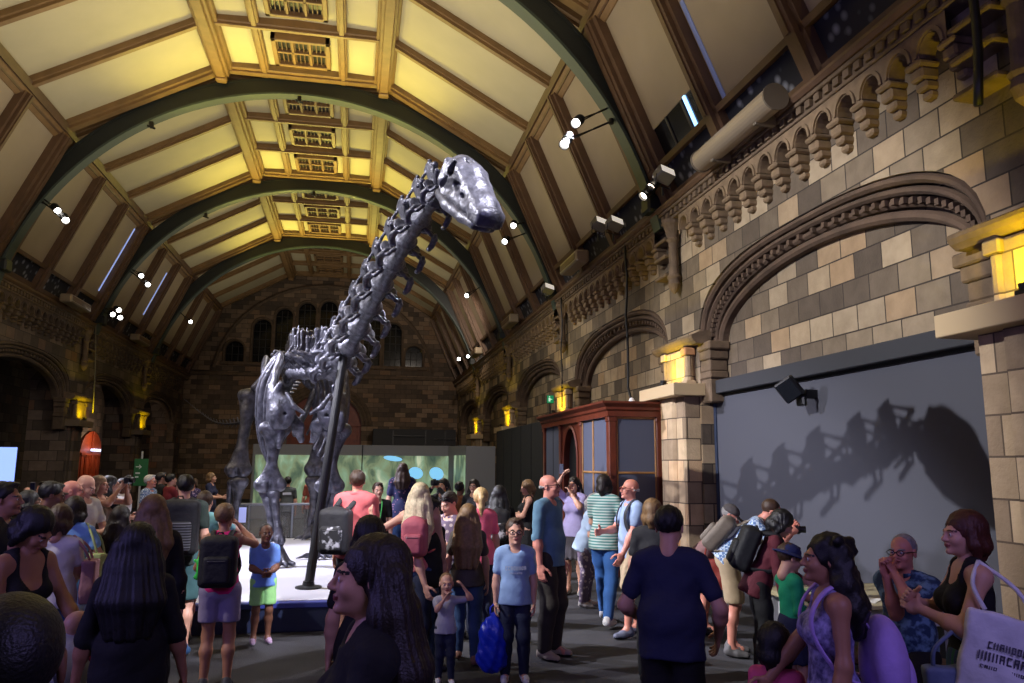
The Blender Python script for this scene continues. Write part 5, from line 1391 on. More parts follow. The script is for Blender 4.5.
    if st != 'none':
        S = SDF(.02)
        def cap_(e, fz):   # scalp cap, open towards the face
            S.ell(H((0, .031, .036)), npv((.074+e, .090+e, .083+e))*hs, rot=Rh)
        if st == 'bald':
            S.cap(H((-.075, .02, -.01)), H((-.05, .085, -.01)), .012*hs); S.cap(H((.075, .02, -.01)), H((.05, .085, -.01)), .012*hs); S.cap(H((-.05, .085, -.01)), H((.05, .085, -.01)), .016*hs)
        elif st in ('short', 'crop', 'wavy'):
            e = {'short': .011, 'crop': .005, 'wavy': .018}[st]
            cap_(e, 0)
            S.keep(H((0, -.062, .050)), Rh @ unit((0, .70, .71))) if st != 'wavy' else S.keep(H((0, -.05, -.02)), Rh @ unit((0, .72, .7)))
            S.keep(H((0, .03, -.018)), Rh @ unit((0, .50, .86))); S.keep(H((0, .06, -.07)), Rh @ unit((0, 0, 1)))
            if st == 'short':
                S.ell(H((.015, -.035, .108)), npv((.045, .040, .016))*hs, rot=Rh)
        else:
            e = .018 if st != 'bun' else .012
            cap_(e, 0)
            S.keep(H((0, -.056, .022)), Rh @ unit((0, .84, .54)))
            back = rx @ npv((0, 1, 0)); dnv = unit(rx @ npv((0, .12, -1)))
            if st == 'bob':
                for q in (-1, 1): S.chain([H((q*.072, .0, .03)), H((q*.082, .01, -.05)), H((q*.074, .02, -.115))], [.026*hs, .032*hs, .022*hs])
                S.chain([H((0, .09, .02)), H((0, .095, -.06)), H((0, .075, -.12))], [.05*hs, .055*hs, .04*hs]); S.cap(H((-.05, .06, -.06)), H((.05, .06, -.06)), .05*hs)
            elif st in ('long', 'verylong', 'curly', 'loosewave'):
                L = {'long': .24, 'verylong': .40, 'curly': .24, 'loosewave': .34}[st]; wd = {'long': .05, 'verylong': .055, 'curly': .062, 'loosewave': .064}[st]
                for q in (-1, -.35, .35, 1):
                    p0 = H((q*.066, .065, .0)); p1 = H((q*.084, .095 if abs(q) < .5 else .062, -.10)); p2 = p1+(dnv*L*.5+npv((q*.02, 0, 0)))*hs+back*.02; p3 = p1+dnv*L*hs+back*.015
                    S.chain([p0, p1, p2, p3], [wd*.9*hs, wd*hs, wd*1.05*hs, wd*.55*hs])
                if st == 'curly':
                    for k in range(26):
                        t = k*2.4; zz = .10-.30*((k*7) % 26)/26.; S.ell(H((.085*math.cos(t), .045+.08*abs(math.sin(t)), zz)), (.030*hs,)*3, k=.012)
            elif st == 'ponytail':
                S.ell(H((0, .115, .05)), npv((.03, .03, .03))*hs); S.chain([H((0, .12, .05)), H((0, .16, .0)), H((0, .15, -.10)), H((0, .13, -.2))], [.024*hs, .035*hs, .034*hs, .012*hs])
            elif st == 'bun':
                S.ell(H((0, .10, .075)), npv((.042, .04, .04))*hs)
        if st == 'short': S.bump(lambda P: .005*np.sin(P[..., 0]*130+P[..., 1]*40)*np.sin(P[..., 1]*110+P[..., 2]*70)-.001)
        elif st != 'crop': S.bump(strands if st != 'curly' else (lambda P: .008*np.sin(P[..., 0]*70)*np.sin(P[..., 1]*66+1)*np.sin(P[..., 2]*62)))
        v, fc = S.mesh(.0085 if dist < 5.2 else .011); fast_obj('hair', v, fc, hm_, body)
    def add(name, mb, mt): 
        o = mb.build(name, mt, body, smooth=True); return o
    if glasses:
        gm = mat('glasses_'+glasses, {'black': (.03, .03, .03), 'red': (.4, .1, .1), 'dark': (.05, .04, .04)}[glasses], .35)
        zo = 0 if glasses != 'dark' else .085; yo = -.108 if glasses != 'dark' else -.085
        mb = MB()
        for q in (-1, 1):
            mb.tube([H((q*.032+.024*math.cos(t), yo, .003+zo+.018*math.sin(t))) for t in np.linspace(0, 2*PI, 17)], .0032*hs, 6, cap=False)
            mb.tube([H((q*.056, yo, .008+zo)), H((q*.078, -.04, .01+zo)), H((q*.083, .02, .005+zo))], .003*hs, 6)
        mb.tube([H((-.01, yo-.003, .006+zo)), H((.01, yo-.003, .006+zo))], .003*hs, 6); add('glasses', mb, gm)
        if glasses == 'dark':
            mb = MB()
            for q in (-1, 1): mb.lathe([(.0, -.002), (.023*hs, -.002), (.023*hs, .002), (.0, .002)], 14, M=Matrix.Translation(H((q*.032, yo, .003+zo))) @ Matrix.Rotation(R(90), 4, 'X'))
            add('tinted_lens', mb, gm)
    if hat:
        hm2 = cloth('hat_'+hat[0], hat[1]); S = SDF(.015)
        S.ell(H((0, .02, .05)), npv((.088, .105, .082))*hs, rot=Rh); S.keep(H((0, 0, .035)), Rh @ unit((0, .08, 1)))
        v, fc = S.mesh(.009); o = fast_obj('hat_crown', v, fc, hm2, body)
        mb = MB()
        if hat[0] == 'cap':
            ts = np.linspace(-1.2, 1.2, 13); a = [H((.085*math.sin(t), -.05-.04*math.cos(t), .042)) for t in ts]; b = [H((.088*math.sin(t), -.06-.105*math.cos(t), .025)) for t in ts]
            for i in range(12):
                mb.quad(a[i], a[i+1], b[i+1], b[i]); mb.quad(a[i]-rx @ npv((0, 0, .006)), b[i]-rx @ npv((0, 0, .006)), b[i+1]-rx @ npv((0, 0, .006)), a[i+1]-rx @ npv((0, 0, .006)))
            mb.tube(b, .004, 6)
        else:
            ts = np.linspace(0, 2*PI, 25); a = [H((.085*math.cos(t), .02+.10*math.sin(t), .05)) for t in ts]; b = [H((.13*math.cos(t), .02+.145*math.sin(t), .022)) for t in ts]
            for i in range(24): mb.quad(a[i], b[i], b[i+1], a[i+1])
            mb.tube(b, .006, 6, cap=False)
        add('hat_brim', mb, hm2)
    return info

def to_world(info, p):
    return Vector(info['o'].location)+Matrix.Rotation(R(info['yaw']), 3, 'Z') @ Vector([float(c) for c in p])
def worn(info, name, mb_parts, label, cat, group=None):
    """a bag or phone modelled in the wearer's own axes; stands in the scene as a thing of its own"""
    t = empty(name, info['o'].location, R(info['yaw']), label, cat, group)
    for nm, fn, mt, sm in mb_parts: fn.build(nm, mt, t, smooth=sm)
    return t
def backpack(key, col, label, size=1., dx=0., low=0., trim=None, pattern=None):
    I = PEOPLE[key]; up, bs = I['up'], I['bs']; P = lambda x, y, z: up((x, y, z))
    m1 = pattern or cloth('pack_%d%d%d' % tuple(int(c*99) for c in col), col, .7); m2 = trim or m1
    t = empty('backpack', I['o'].location, R(I['yaw']), label, 'backpack')
    w, d, hgt = .145*size, .085*size, .21*size; yc = .125+d; zc = 1.21-low
    s = SDF(.03); c = P(dx, yc+.02, zc); rx = I['rx']
    s.rbox(c, npv((w-.05, d-.05, hgt-.06))*bs, .055*bs, rot=rx); s.ell(c+rx @ npv((0, 0, hgt*.72))*bs, npv((w*.85, d*.9, .08))*bs, rot=rx)
    v, f = s.mesh(.014); fast_obj('main_bag', v, f, m1, t)
    s = SDF(.02); c2 = P(dx, yc+.02+d*.95, zc-.06*size); s.rbox(c2, npv((w*.72-.03, .012, hgt*.52-.03))*bs, .035*bs, rot=rx); v, f = s.mesh(.012); fast_obj('front_pocket', v, f, m2, t)
    for q in (-1, 1):
        mb = MB(); pts = [P(dx+q*.07, yc-.05, zc+hgt*.85), P(q*.095, .03, 1.475), P(q*.105, -.075, 1.41), P(q*.11, -.125, 1.28), P(q*.15, -.08, 1.12), P(dx+q*.13, yc-.06, zc-hgt*.75)]
        pp = [cat(pts, k*.25) for k in range(21)]; mb.tube(pp, .026*bs, 8, flat=.35, up=(0, 1, 0)); mb.build('shoulder_strap', m1, t, smooth=True)
    mb = MB(); mb.tube([P(dx-.03, yc-.03, zc+hgt*.95), P(dx-.02, yc, zc+hgt*1.12), P(dx+.02, yc, zc+hgt*1.12), P(dx+.03, yc-.03, zc+hgt*.95)], .009, 6); mb.build('top_handle', m1, t, smooth=True)
    mb = MB(); mb.tube([c2+rx @ npv((x*w*.6, .047 if abs(x) < .9 else .03, hgt*.36))*bs for x in np.linspace(-1, 1, 9)], .004, 6); mb.build('zip', mat('zip_metal', (.35, .35, .36), .4, .6), t, smooth=True)
    return t
def phone(key, label, side=1, tilt=0., cam=False, off=(0, -.035, .10)):
    I = PEOPLE[key]; wr = I['ARMS'][0 if side > 0 else 1][2]
    p = wr+npv(off)*I['bs']
    t = empty('phone' if not cam else 'camera_body', to_world(I, p), R(I['yaw']), label, 'phone' if not cam else 'camera')
    M = Matrix.Rotation(R(tilt), 4, 'X')
    mb = MB()
    if cam: mb.bbox(-.065, .065, -.03, .03, -.045, .045, .012, M=M); mb.bbox(-.025, .025, -.03, .02, .04, .062, .01, M=M); mb.build('case', BLACK, t); mb = MB(); mb.lathe([(.034, 0), (.036, .05), (.03, .055), (.026, .05)], 16, M=M @ Matrix.Translation((0, -.03, 0)) @ Matrix.Rotation(R(90), 4, 'X')); mb.build('camera_lens', BLACK, t)
    else:
        mb.bbox(-.037, .037, -.005, .005, -.075, .075, .006, M=M); mb.build('case', mat('phone_case', (.20, .22, .30), .4), t); mb = MB(); mb.bbox(-.033, .033, .0045, .006, -.069, .069, .003, M=M); mb.build('lit_display', mat_emit('phone_display', (.62, .66, .85), .55), t)
        mb = MB(); mb.lathe([(.0, 0), (.008, 0), (.008, .003), (0, .003)], 10, M=M @ Matrix.Translation((.02, -.008, .055)) @ Matrix.Rotation(R(90), 4, 'X')); mb.build('camera_eye', BLACK, t)
    return t
def slung_bag(key, label, col, side, pos, size, mt=None, tilt=0., name='shoulder_bag', strap_to=None):
    """soft bag hanging at pos (body units) from the shoulder"""
    I = PEOPLE[key]; bs = I['bs']; c = npv(pos)*bs; t = empty(name, I['o'].location, R(I['yaw']), label, 'bag')
    m = mt or cloth('bag_%d%d%d' % tuple(int(q*99) for q in col), col, .7)
    s = SDF(.02); rt = np.array(Matrix.Rotation(R(tilt), 3, 'X')); w, d, h = size
    s.rbox(c, npv((d, w-.02, h-.02)), .018, rot=rt); s.ell(c-rt @ npv((0, 0, h*.35)), (d+.03, w*.95, h*.6), rot=rt); s.bump(lambda P: .004*np.sin(P[..., 1]*40+P[..., 2]*23)); v, f = s.mesh(.011); fast_obj('bag_body', v, f, m, t)
    top = I['up']((side*.125, .012, 1.46)) if strap_to is None else npv(strap_to)*bs
    mb = MB()
    for q in (-1, 1):
        a = c+rt @ npv((0, q*w*.6, h)); pts = [a, a*.45+top*.55+npv((side*.03, q*.05, 0)), top+npv((0, 0, .005))]
        mb.tube([cat(pts, k*.25) for k in range(9)], .011, 6)
    mb.build('bag_strap', m, t, smooth=True)
    return t
AT = {
    'prof': (.06, 2.45, 1.756), 'dark_curls': (-1.11, 4.50, 1.65),
    'cropped'     : (-0.55, 1.48, 1.76),
    'leaning'     : (-1.96, 5.18, 1.72),
    'leftman'     : (-2.48, 6.30, 1.83),
    'beige'       : (-2.84, 8.24, 1.78),
    'bald_red'    : (-2.86, 8.86, 1.79),
    'bald_white'  : (-3.00, 9.70, 1.83),
    'blond_cam'   : (-3.23, 10.99, 1.80),
    'white_tee'   : (-2.41, 7.25, 1.60),
    'blue_top'    : (-2.54, 7.99, 1.65),
    'dark_a'      : (-3.43, 12.17, 1.78),
    'white_shirt' : (-3.69, 13.79, 1.71),
    'grey_plaid'  : (-3.89, 16.30, 1.73),
    'dark_man'    : (-3.92, 17.33, 1.77),
    'maroon_tee'  : (-3.69, 17.09, 1.74),
    'floral'      : (-4.02, 21.21, 1.56),
    'phone_girl'  : (-3.42, 20.13, 1.73),
    'straw'       : (-1.42, 6.10, 1.74),
    'bigpack'     : (-1.76, 8.83, 1.85),
    'teal_tee'    : (-1.65, 9.41, 1.65),
    'magenta'     : (-1.12, 7.40, 1.61),
    'boy_lime'    : (-0.95, 9.23, 1.29),
    'salmon'      : (0.03, 8.88, 1.91),
    'dark_head'   : (0.10, 4.78, 1.66),
    'boy_lanyard' : (0.36, 12.36, 1.68),
    'navy_floral' : (0.85, 14.28, 2.00),
    'pale_hair'   : (0.64, 7.75, 1.79),
    'black_tee'   : (0.73, 7.75, 1.63),
    'toddler'     : (0.86, 7.32, 0.96),
    'jeans'       : (1.15, 7.99, 1.56),
    'sunglass'    : (1.09, 9.13, 1.64),
    'pink_tee'    : (1.45, 9.05, 1.70),
    'print_pack'  : (1.84, 10.00, 1.70),
    'photo_black' : (1.46, 13.17, 1.73),
    'orange'      : (1.94, 14.64, 1.64),
    'sung_woman'  : (2.06, 13.67, 1.71),
    'bob'         : (2.85, 12.89, 1.71),
    'boy_tee'     : (1.49, 7.26, 1.46),
    'denim'       : (2.02, 8.07, 1.88),
    'lavender'    : (3.34, 11.75, 1.79),
    'grey_hair_girl': (3.21, 10.79, 1.50),
    'stripe'      : (3.10, 9.51, 1.86),
    'oldman'      : (3.22, 8.88, 1.82),
    'highlight'   : (2.73, 6.94, 1.66),
    'navy'        : (1.88, 4.52, 1.72),
    'capman'      : (4.10, 8.89, 1.29),
    'plaid'       : (3.93, 7.85, 1.53),
    'maroon_bag'  : (3.78, 6.97, 1.46),
    'green_boy'   : (3.49, 5.91, 1.33),
    'curly'       : (2.28, 3.52, 1.64),
    'pink_kid'    : (2.16, 3.83, 1.15),
    'seated'      : (3.77, 4.90, 1.49),
    'tote'        : (3.21, 3.68, 1.74),
    'uniform'     : (-1.61, 19.99, 1.64),
    'rust'        : (-1.02, 20.07, 1.71),
    'armup'       : (-4.34, 12.27, 1.69),
    'dark_b'      : (-3.53, 9.63, 1.65),
    'kid_dark'    : (-2.47, 9.24, 1.49),
    'child_white' : (-3.79, 13.20, 1.64),
    'baby'        : (-1.48, 4.98, 1.09),
}
# ------------------------------------------------------------------ the crowd, one person at a time
C = cloth
JEAN = cloth('blue_denim', (.20, .30, .46)); JEAN_D = cloth('dark_denim', (.10, .13, .22)); BLK = cloth('black_cotton', (.055, .055, .06)); CHAR = cloth('charcoal_cotton', (.14, .14, .15))
WHT = cloth('white_cotton', (.82, .81, .79)); BEI = cloth('beige_cotton', (.70, .64, .54)); NAVY = cloth('navy_cotton', (.12, .14, .26)); KHA = cloth('khaki_cotton', (.66, .58, .46)); BRN = cloth('brown_cotton', (.30, .21, .15))
STRIPE = mat_pattern('teal_striped_cotton', (.30, .52, .50), (.72, .78, .74), 'wave', 9., .5, .85, 'Z', .12)
PLAID = mat_pattern('blue_plaid_cotton', (.34, .46, .64), (.74, .80, .86), 'checker', 34., .5, .85)
ALOHA = mat_pattern('blue_leaf_print', (.14, .24, .36), (.42, .56, .66), 'noise', 16., .52, .8, soft=.06)
FLOR = mat_pattern('purple_flower_print', (.70, .62, .72), (.22, .18, .34), 'voronoi', 22., .30, .85)
NFLOR = mat_pattern('navy_flower_print', (.60, .40, .48), (.13, .15, .30), 'voronoi', 20., .22, .85)
RFLOR = mat_pattern('pale_flower_shirt', (.74, .68, .66), (.42, .36, .44), 'voronoi', 18., .34, .85)
SEQ = mat_pattern('lavender_speckled_dress', (.64, .60, .80), (.24, .22, .40), 'noise', 30., .5, .6, soft=.14)
SKIRTS = mat_pattern('blue_green_striped_skirt', (.10, .26, .38), (.16, .16, .52), 'wave', 3.4, .5, .8, 'X', .2, c3=(.12, .36, .34))
def p(key, yaw, label, **k):        # yaw is turned from the line to the camera: 0 looks at us, 90 to the right
    x, y, _h = AT[key]; return person(key, AT[key], yaw-math.degrees(math.atan2(x, y)), label, **k)

# --- nearest people
p('cropped', 178, 'close-cropped man whose dark head fills the bottom left corner', skin='brown', hair=('crop', 'black'), top=('tee', NAVY), bottom=('trousers', JEAN_D))
p('leaning', 38, 'dark haired woman in a black low-necked top reaching down to a pushchair', sex='f', skin='tan', hair=('bob', 'black'), top=('lowneck', BLK), bottom=('trousers', BLK), lean=14, head=(12, 34), armL=(.16, -.42, .98), armR=(.16, -.30, .92))
p('curly', -75, 'woman with thick dark curls and a speckled lavender dress walking left', sex='f', skin='tan', hair=('curly', 'black'), top=('tank', SEQ), bottom=('dress', SEQ), armR=(.20, -.30, .92), armL=(.2, -.05, .85), stride=.3, shoes=(.12, .1, .1))
p('pink_kid', 160, 'small dark haired child in a pink top in front of the curly haired woman', sex='c', skin='brown', hair=('bob', 'black'), top=('tee', C('pink_cotton', (.86, .34, .52))), bottom=('shorts', NAVY))
p('tote', -72, 'auburn haired woman in a black sleeveless top carrying a white tote bag', sex='f', skin='fair', hair=('bob', 'auburn'), top=('tank', BLK), bottom=('longskirt', SKIRTS), armL=(.02, -.25, 1.20), armR=(.06, -.26, 1.24), head=(14, 2), stride=.15, shoes=(.12, .1, .1))
p('navy', 176, 'broad man in a navy tee shirt and black shorts standing with his back to us', skin='fair', hair=('short', 'black'), top=('loose', NAVY), bottom=('shorts', BLK), armL=(.22, -.24, 1.02), armR=(.27, -.12, .95), fat=.9, head=(-8, 14), lean=5, shoes=(.1, .1, .12))
p('prof', -86, 'woman in a black tee shirt seen in profile facing left close to us', sex='f', skin='fair', hair=('loosewave', 'darkbrown'), top=('tee', BLK), bottom=('trousers', JEAN_D), armL='fwd', armR='down') if 'prof' in AT else None
p('dark_curls', 172, 'woman with very long dark curls and a black top standing with her back to us', sex='f', skin='tan', hair=('loosewave', 'black'), top=('long', BLK, 1.1, .70), bottom=('trousers', BLK), fat=1.0, armR=(.30, -.1, .78), armL=(.28, -.05, .8))
p('dark_head', 175, 'dark haired woman in black standing behind the profile of the nearest woman', sex='f', skin='fair', hair=('bob', 'black'), top=('tee', BLK), bottom=('trousers', BLK))
p('straw', 178, 'woman with straw coloured highlights in dark hair seen from behind', sex='f', skin='fair', hair=('long', 'dirtyblond'), top=('long', BLK), bottom=('trousers', BLK))
# --- left group
p('leftman', 70, 'dark haired man at the left edge behind the leaning woman', skin='tan', hair=('short', 'black'), top=('tee', CHAR), bottom=('trousers', BLK))
p('beige', 75, 'man with short black hair in a pale cream tee shirt on the left', skin='brown', hair=('short', 'black'), top=('tee', BEI), bottom=('trousers', JEAN_D), fat=.4, head=(20, 15), armL='read', armR='read')
p('bald_red', 80, 'bald sunburnt man in a beige tee shirt in the left group', skin='ruddy', hair=('bald', 'brown'), top=('tee', C('sand_cotton', (.62, .56, .48))), bottom=('trousers', JEAN_D))
p('bald_white', 48, 'bald man in a white tee shirt looking down in the left group', skin='fair', hair=('bald', 'grey'), top=('tee', WHT), bottom=('trousers', CHAR), head=(18, 28), armL='read', armR='read')
p('blond_cam', 60, 'blond woman in a brown dress lifting both bare arms to take a picture', sex='f', skin='tan', hair=('bob', 'dirtyblond'), top=('tank', BRN), bottom=('dress', BRN), armL='phone', armR='phone', shoes=(.3, .2, .15))
p('white_tee', 168, 'woman with short brown hair in a white tee shirt and jeans seen from behind', sex='f', skin='fair', hair=('bob', 'brown'), top=('tee', WHT), bottom=('jeans', JEAN), armL='read', armR=(.10, -.3, 1.0), head=(-14, 22), fat=.3)
p('blue_top', 160, 'woman in a light blue top with a green bag in the left group', sex='f', skin='tan', hair=('bob', 'darkbrown'), top=('tee', C('light_blue_cotton', (.45, .62, .82)), .5), bottom=('skirt', C('pale_blue_cotton', (.6, .68, .74))), armR=(.22, -.2, 1.05), armL='read')
p('dark_a', 110, 'black haired woman in black beyond the blond woman with raised arms', sex='f', skin='tan', hair=('long', 'black'), top=('tee', BLK), bottom=('trousers', BLK), armR='read', armL='read')
p('white_shirt', 120, 'man in a white shirt beyond the black haired woman on the left', skin='brown', hair=('short', 'black'), top=('shirt', WHT), bottom=('trousers', CHAR))
p('kid_dark', 150, 'child in dark clothes between the white tee shirt and the long dark curls', sex='f', skin='tan', hair=('long', 'darkbrown'), top=('tee', CHAR), bottom=('trousers', BLK))
p('child_white', 140, 'dark haired girl in a pale top far back by the left arcade', sex='f', skin='fair', hair=('long', 'darkbrown'), top=('tee', C('pale_pink_cotton', (.74, .60, .56))), bottom=('trousers', CHAR))
p('armup', -35, 'man in dark clothes stretching one bare arm out to the left', skin='fair', hair=('short', 'darkbrown'), top=('tee', CHAR), bottom=('trousers', BLK), armR=(.62, -.1, 1.52), armL='phone')
p('dark_b', 95, 'dark haired woman in a charcoal top behind the leaning woman', sex='f', skin='brown', hair=('bob', 'black'), top=('tee', CHAR), bottom=('trousers', BLK), armL='phone', armR='phone')
p('grey_plaid', 60, 'grey haired man in a blue plaid shirt by the green sign', skin='ruddy', hair=('short', 'white'), top=('shirt', PLAID), bottom=('trousers', JEAN_D), glasses='black')
p('dark_man', 100, 'tall man in black next to the grey haired man by the green sign', skin='fair', hair=('short', 'darkbrown'), top=('polo', BLK), bottom=('trousers', BLK))
p('maroon_tee', 120, 'man in a maroon tee shirt near the back left corner', skin='fair', hair=('short', 'black'), top=('tee', C('maroon_cotton', (.46, .13, .16))), bottom=('trousers', CHAR), armL='read', armR='read')
p('floral', -30, 'woman in a purple flowered blouse behind the platform on the left', sex='f', skin='fair', hair=('bob', 'brown'), top=('tee', FLOR), bottom=('trousers', CHAR))
p('phone_girl', 70, 'fair haired woman in a navy dress holding a phone out behind the platform', sex='f', skin='fair', hair=('bob', 'dirtyblond'), top=('tee', NAVY), bottom=('dress', NAVY), armL='read', armR='read')
p('bigpack', 172, 'man in dark green with a large black backpack and teal shorts', skin='fair', hair=('short', 'black'), top=('tee', C('dark_green_cotton', (.16, .21, .18))), bottom=('shorts', C('dark_teal_cotton', (.22, .36, .36))), shoes=(.2, .34, .5), shoe_sole=1, stride=.5, head=(15, 0), fat=.3)
p('teal_tee', 165, 'person in a pale teal tee shirt lifting an elbow behind the large backpack', skin='fair', hair=('short', 'brown'), top=('loose', C('pale_teal_cotton', (.52, .76, .78))), bottom=('shorts', CHAR), armR=(.22, -.22, 1.42), armL='chest')
p('magenta', 172, 'woman with cropped blond hair, magenta top and black backpack filming with a phone', sex='f', skin='tan', hair=('short', 'dirtyblond'), top=('tank', C('magenta_cotton', (.86, .12, .46))), bottom=('shorts', C('grey_lilac_cotton', (.56, .52, .62)), .72), armR=(.10, -.30, 1.50), armL=(.12, -.28, 1.1), shoes=(.2, .2, .22), fat=.35, head=(-10, 0))
p('boy_lime', 8, 'boy in a blue tee shirt and lime green shorts in front of the platform', sex='c', skin='brown', hair=('crop', 'black'), top=('tee', C('sky_blue_cotton', (.42, .58, .86))), bottom=('shorts', C('lime_cotton', (.60, .84, .52)), .85), shoes=(.62, .52, .62), shoe_sole=1, armL='belly', armR='belly')
p('uniform', 178, 'man in a dark grey uniform shirt behind the platform', skin='fair', hair=('short', 'black'), top=('shirt', C('uniform_grey', (.27, .29, .30))), bottom=('trousers', CHAR), fat=.6)
p('rust', 170, 'woman in a rust red top behind the skeleton near the black pole', sex='f', skin='fair', hair=('bun', 'darkbrown'), top=('tee', C('rust_cotton', (.60, .32, .26))), bottom=('trousers', CHAR))
# --- middle group
p('salmon', 155, 'tall brown haired man in a salmon polo shirt looking towards the screen', skin='fair', hair=('short', 'brown'), top=('polo', C('salmon_cotton', (.86, .42, .42))), bottom=('shorts', CHAR), shoes=(.72, .72, .74), shoe_sole=1, fat=.9, head=(20, -4))
p('boy_lanyard', 10, 'boy in a black top with a bright lanyard facing us behind the salmon polo', skin='fair', hair=('short', 'brown'), top=('tee', BLK), bottom=('trousers', CHAR))
p('navy_floral', 175, 'tall woman in a navy flowered top and jeans watching the screen', sex='f', skin='fair', hair=('long', 'brown'), top=('tee', NFLOR), bottom=('jeans', JEAN))
p('pale_hair', 168, 'woman with very long pale blond hair stretching her left arm out', sex='f', skin='fair', hair=('verylong', 'pale'), top=('tank', C('dusty_pink_cotton', (.78, .45, .45))), bottom=('jeans', JEAN), armL=(.52, -.22, 1.36), armR='fwd')
p('black_tee', 45, 'man in a black tee shirt looking down beside the toddler', skin='fair', hair=('short', 'black'), top=('tee', BLK), bottom=('jeans', JEAN_D), armR=(.20, -.18, .82), head=(20, 22), fat=.2)
p('toddler', 5, 'toddler in a grey tee shirt and white shoes with one hand at the mouth', sex='c', skin='fair', hair=('crop', 'dirtyblond'), top=('tee', C('pale_grey_cotton', (.66, .66, .70))), bottom=('jeans', JEAN_D), shoes=(.85, .85, .87), armR='mouth', armL=(.30, -.1, 1.62), stride=.2)
p('jeans', 176, 'woman with long wavy dark blond hair and blue jeans holding the toddler by the hand', sex='f', skin='fair', hair=('verylong', 'dirtyblond'), top=('tee', C('grey_brown_cotton', (.30, .27, .25))), bottom=('jeans', JEAN), armL=(.26, -.08, .86), shoes=(.55, .40, .34), stride=.5)
p('sunglass', -35, 'man with sunglasses pushed up on his head in a pale flowered shirt', skin='fair', hair=('short', 'darkbrown'), top=('shirt', RFLOR), bottom=('trousers', CHAR), glasses='dark', head=(-10, 24), armL='read', armR='read')
p('pink_tee', -150, 'woman with a blond ponytail in a bright pink tee shirt', sex='f', skin='fair', hair=('ponytail', 'blond'), top=('tee', C('coral_pink_cotton', (.94, .42, .52))), bottom=('jeans', JEAN_D), head=(-25, 0))
p('print_pack', 178, 'dark haired woman in black carrying a black and white printed backpack', sex='f', skin='fair', hair=('long', 'black'), top=('tee', BLK), bottom=('trousers', BLK))
p('photo_black', -25, 'black haired woman in black lifting a camera in front of the screen', sex='f', skin='fair', hair=('long', 'black'), top=('long', BLK), bottom=('trousers', BLK), armL='phone', armR='phone')
p('orange', 150, 'person in an ochre top standing by the angled part of the screen', skin='brown', hair=('short', 'black'), top=('tee', C('ochre_cotton', (.50, .30, .16))), bottom=('trousers', CHAR))
p('sung_woman', -15, 'dark haired woman wearing sunglasses near the grey tower of the screen', sex='f', skin='fair', hair=('long', 'darkbrown'), top=('tee', CHAR), bottom=('trousers', CHAR), glasses='black')
p('bob', -82, 'woman with a blond bob and black vest reading her phone by the black partition', sex='f', skin='fair', hair=('bob', 'dirtyblond'), top=('tank', BLK), bottom=('dress', BLK), armL='read', armR='read', head=(0, 18))
p('boy_tee', 4, 'boy with glasses in a pale blue printed tee shirt holding a blue carrier bag', sex='m', skin='fair', hair=('short', 'brown'), top=('loose', C('pale_blue_tee', (.55, .66, .80))), bottom=('jeans', JEAN_D), shoes=(.86, .86, .86), glasses='black', cat='boy', armR=(.23, -.05, .80), armL=(.22, -.04, .82))
# --- right of the middle
p('denim', 62, 'bald man with glasses in a blue denim shirt looking right', skin='ruddy', hair=('bald', 'grey'), top=('long', C('faded_denim_shirt', (.36, .50, .58)), 1.05, .84), bottom=('trousers', C('dark_khaki', (.20, .18, .15))), glasses='black', fat=.5, head=(6, 0), shoes=(.6, .55, .5))
p('lavender', -22, 'woman in a lavender tee shirt and dark pinafore lifting a phone by the booth', sex='f', skin='fair', hair=('long', 'darkbrown'), top=('tee', C('lavender_cotton', (.70, .66, .84))), bottom=('dress', C('dark_grey_pinafore', (.24, .22, .24))), armR='phone_high', armL='mouth', shoes=(.5, .5, .48))
p('grey_hair_girl', 75, 'short grey haired woman in a light blue blouse bending over her hands', sex='f', skin='fair', hair=('bob', 'grey'), top=('loose', C('powder_blue_cotton', (.70, .78, .88))), bottom=('trousers', RFLOR), lean=16, head=(0, 20), armL='read', armR='read', shoes=(.75, .72, .7), standh=1.58)
p('stripe', 158, 'woman in a teal striped tee shirt and turned-up blue jeans walking away', sex='f', skin='fair', hair=('bob', 'darkbrown'), top=('tee', STRIPE), bottom=('jeans', C('bright_denim', (.18, .36, .60))), stride=.75, shoes=(.78, .78, .78), fat=.4, armL='read', armR=(.16, -.2, 1.12))
p('oldman', -65, 'bald white haired man with glasses in a blue check shirt and beige shorts', skin='ruddy', hair=('bald', 'white'), top=('shirt', C('pale_blue_check', (.56, .64, .76))), bottom=('shorts', KHA), glasses='red', shoes=(.40, .42, .5), stride=.4, fat=.3, armR='read', armL='fwd')
p('highlight', 172, 'woman with streaked dark and blond hair behind the man in navy', sex='f', skin='fair', hair=('bob', 'dirtyblond'), top=('tee', CHAR), bottom=('trousers', BLK))
p('capman', 80, 'man in a grey cap stooping behind the olive backpack', skin='ruddy', hair=('crop', 'grey'), top=('tee', C('grey_pink_cotton', (.55, .42, .42))), bottom=('shorts', C('brick_red_cotton', (.46, .17, .14))), hat=('cap', (.30, .28, .28)), lean=35, standh=1.62, head=(0, 10), armL=(.1, -.45, .95), armR=(.1, -.45, .95))
p('plaid', 88, 'man in a blue check shirt bending far over the handling table', skin='ruddy', hair=('crop', 'brown'), top=('long', PLAID, 1.1, .88), bottom=('shorts', KHA), lean=42, standh=1.80, head=(10, 10), armL=(.10, -.62, 1.25), armR=(.06, -.62, 1.22), shoes=(.35, .34, .34))
p('maroon_bag', 98, 'woman with black hair and a maroon top bending beside a black backpack', sex='f', skin='fair', hair=('bob', 'black'), top=('long', C('maroon_knit', (.32, .08, .13)), 1.95, .80), bottom=('trousers', BLK), lean=24, standh=1.60, head=(8, 22), armR=(.16, -.22, .80), armL=(.10, -.45, .98), shoes=(.25, .2, .2))
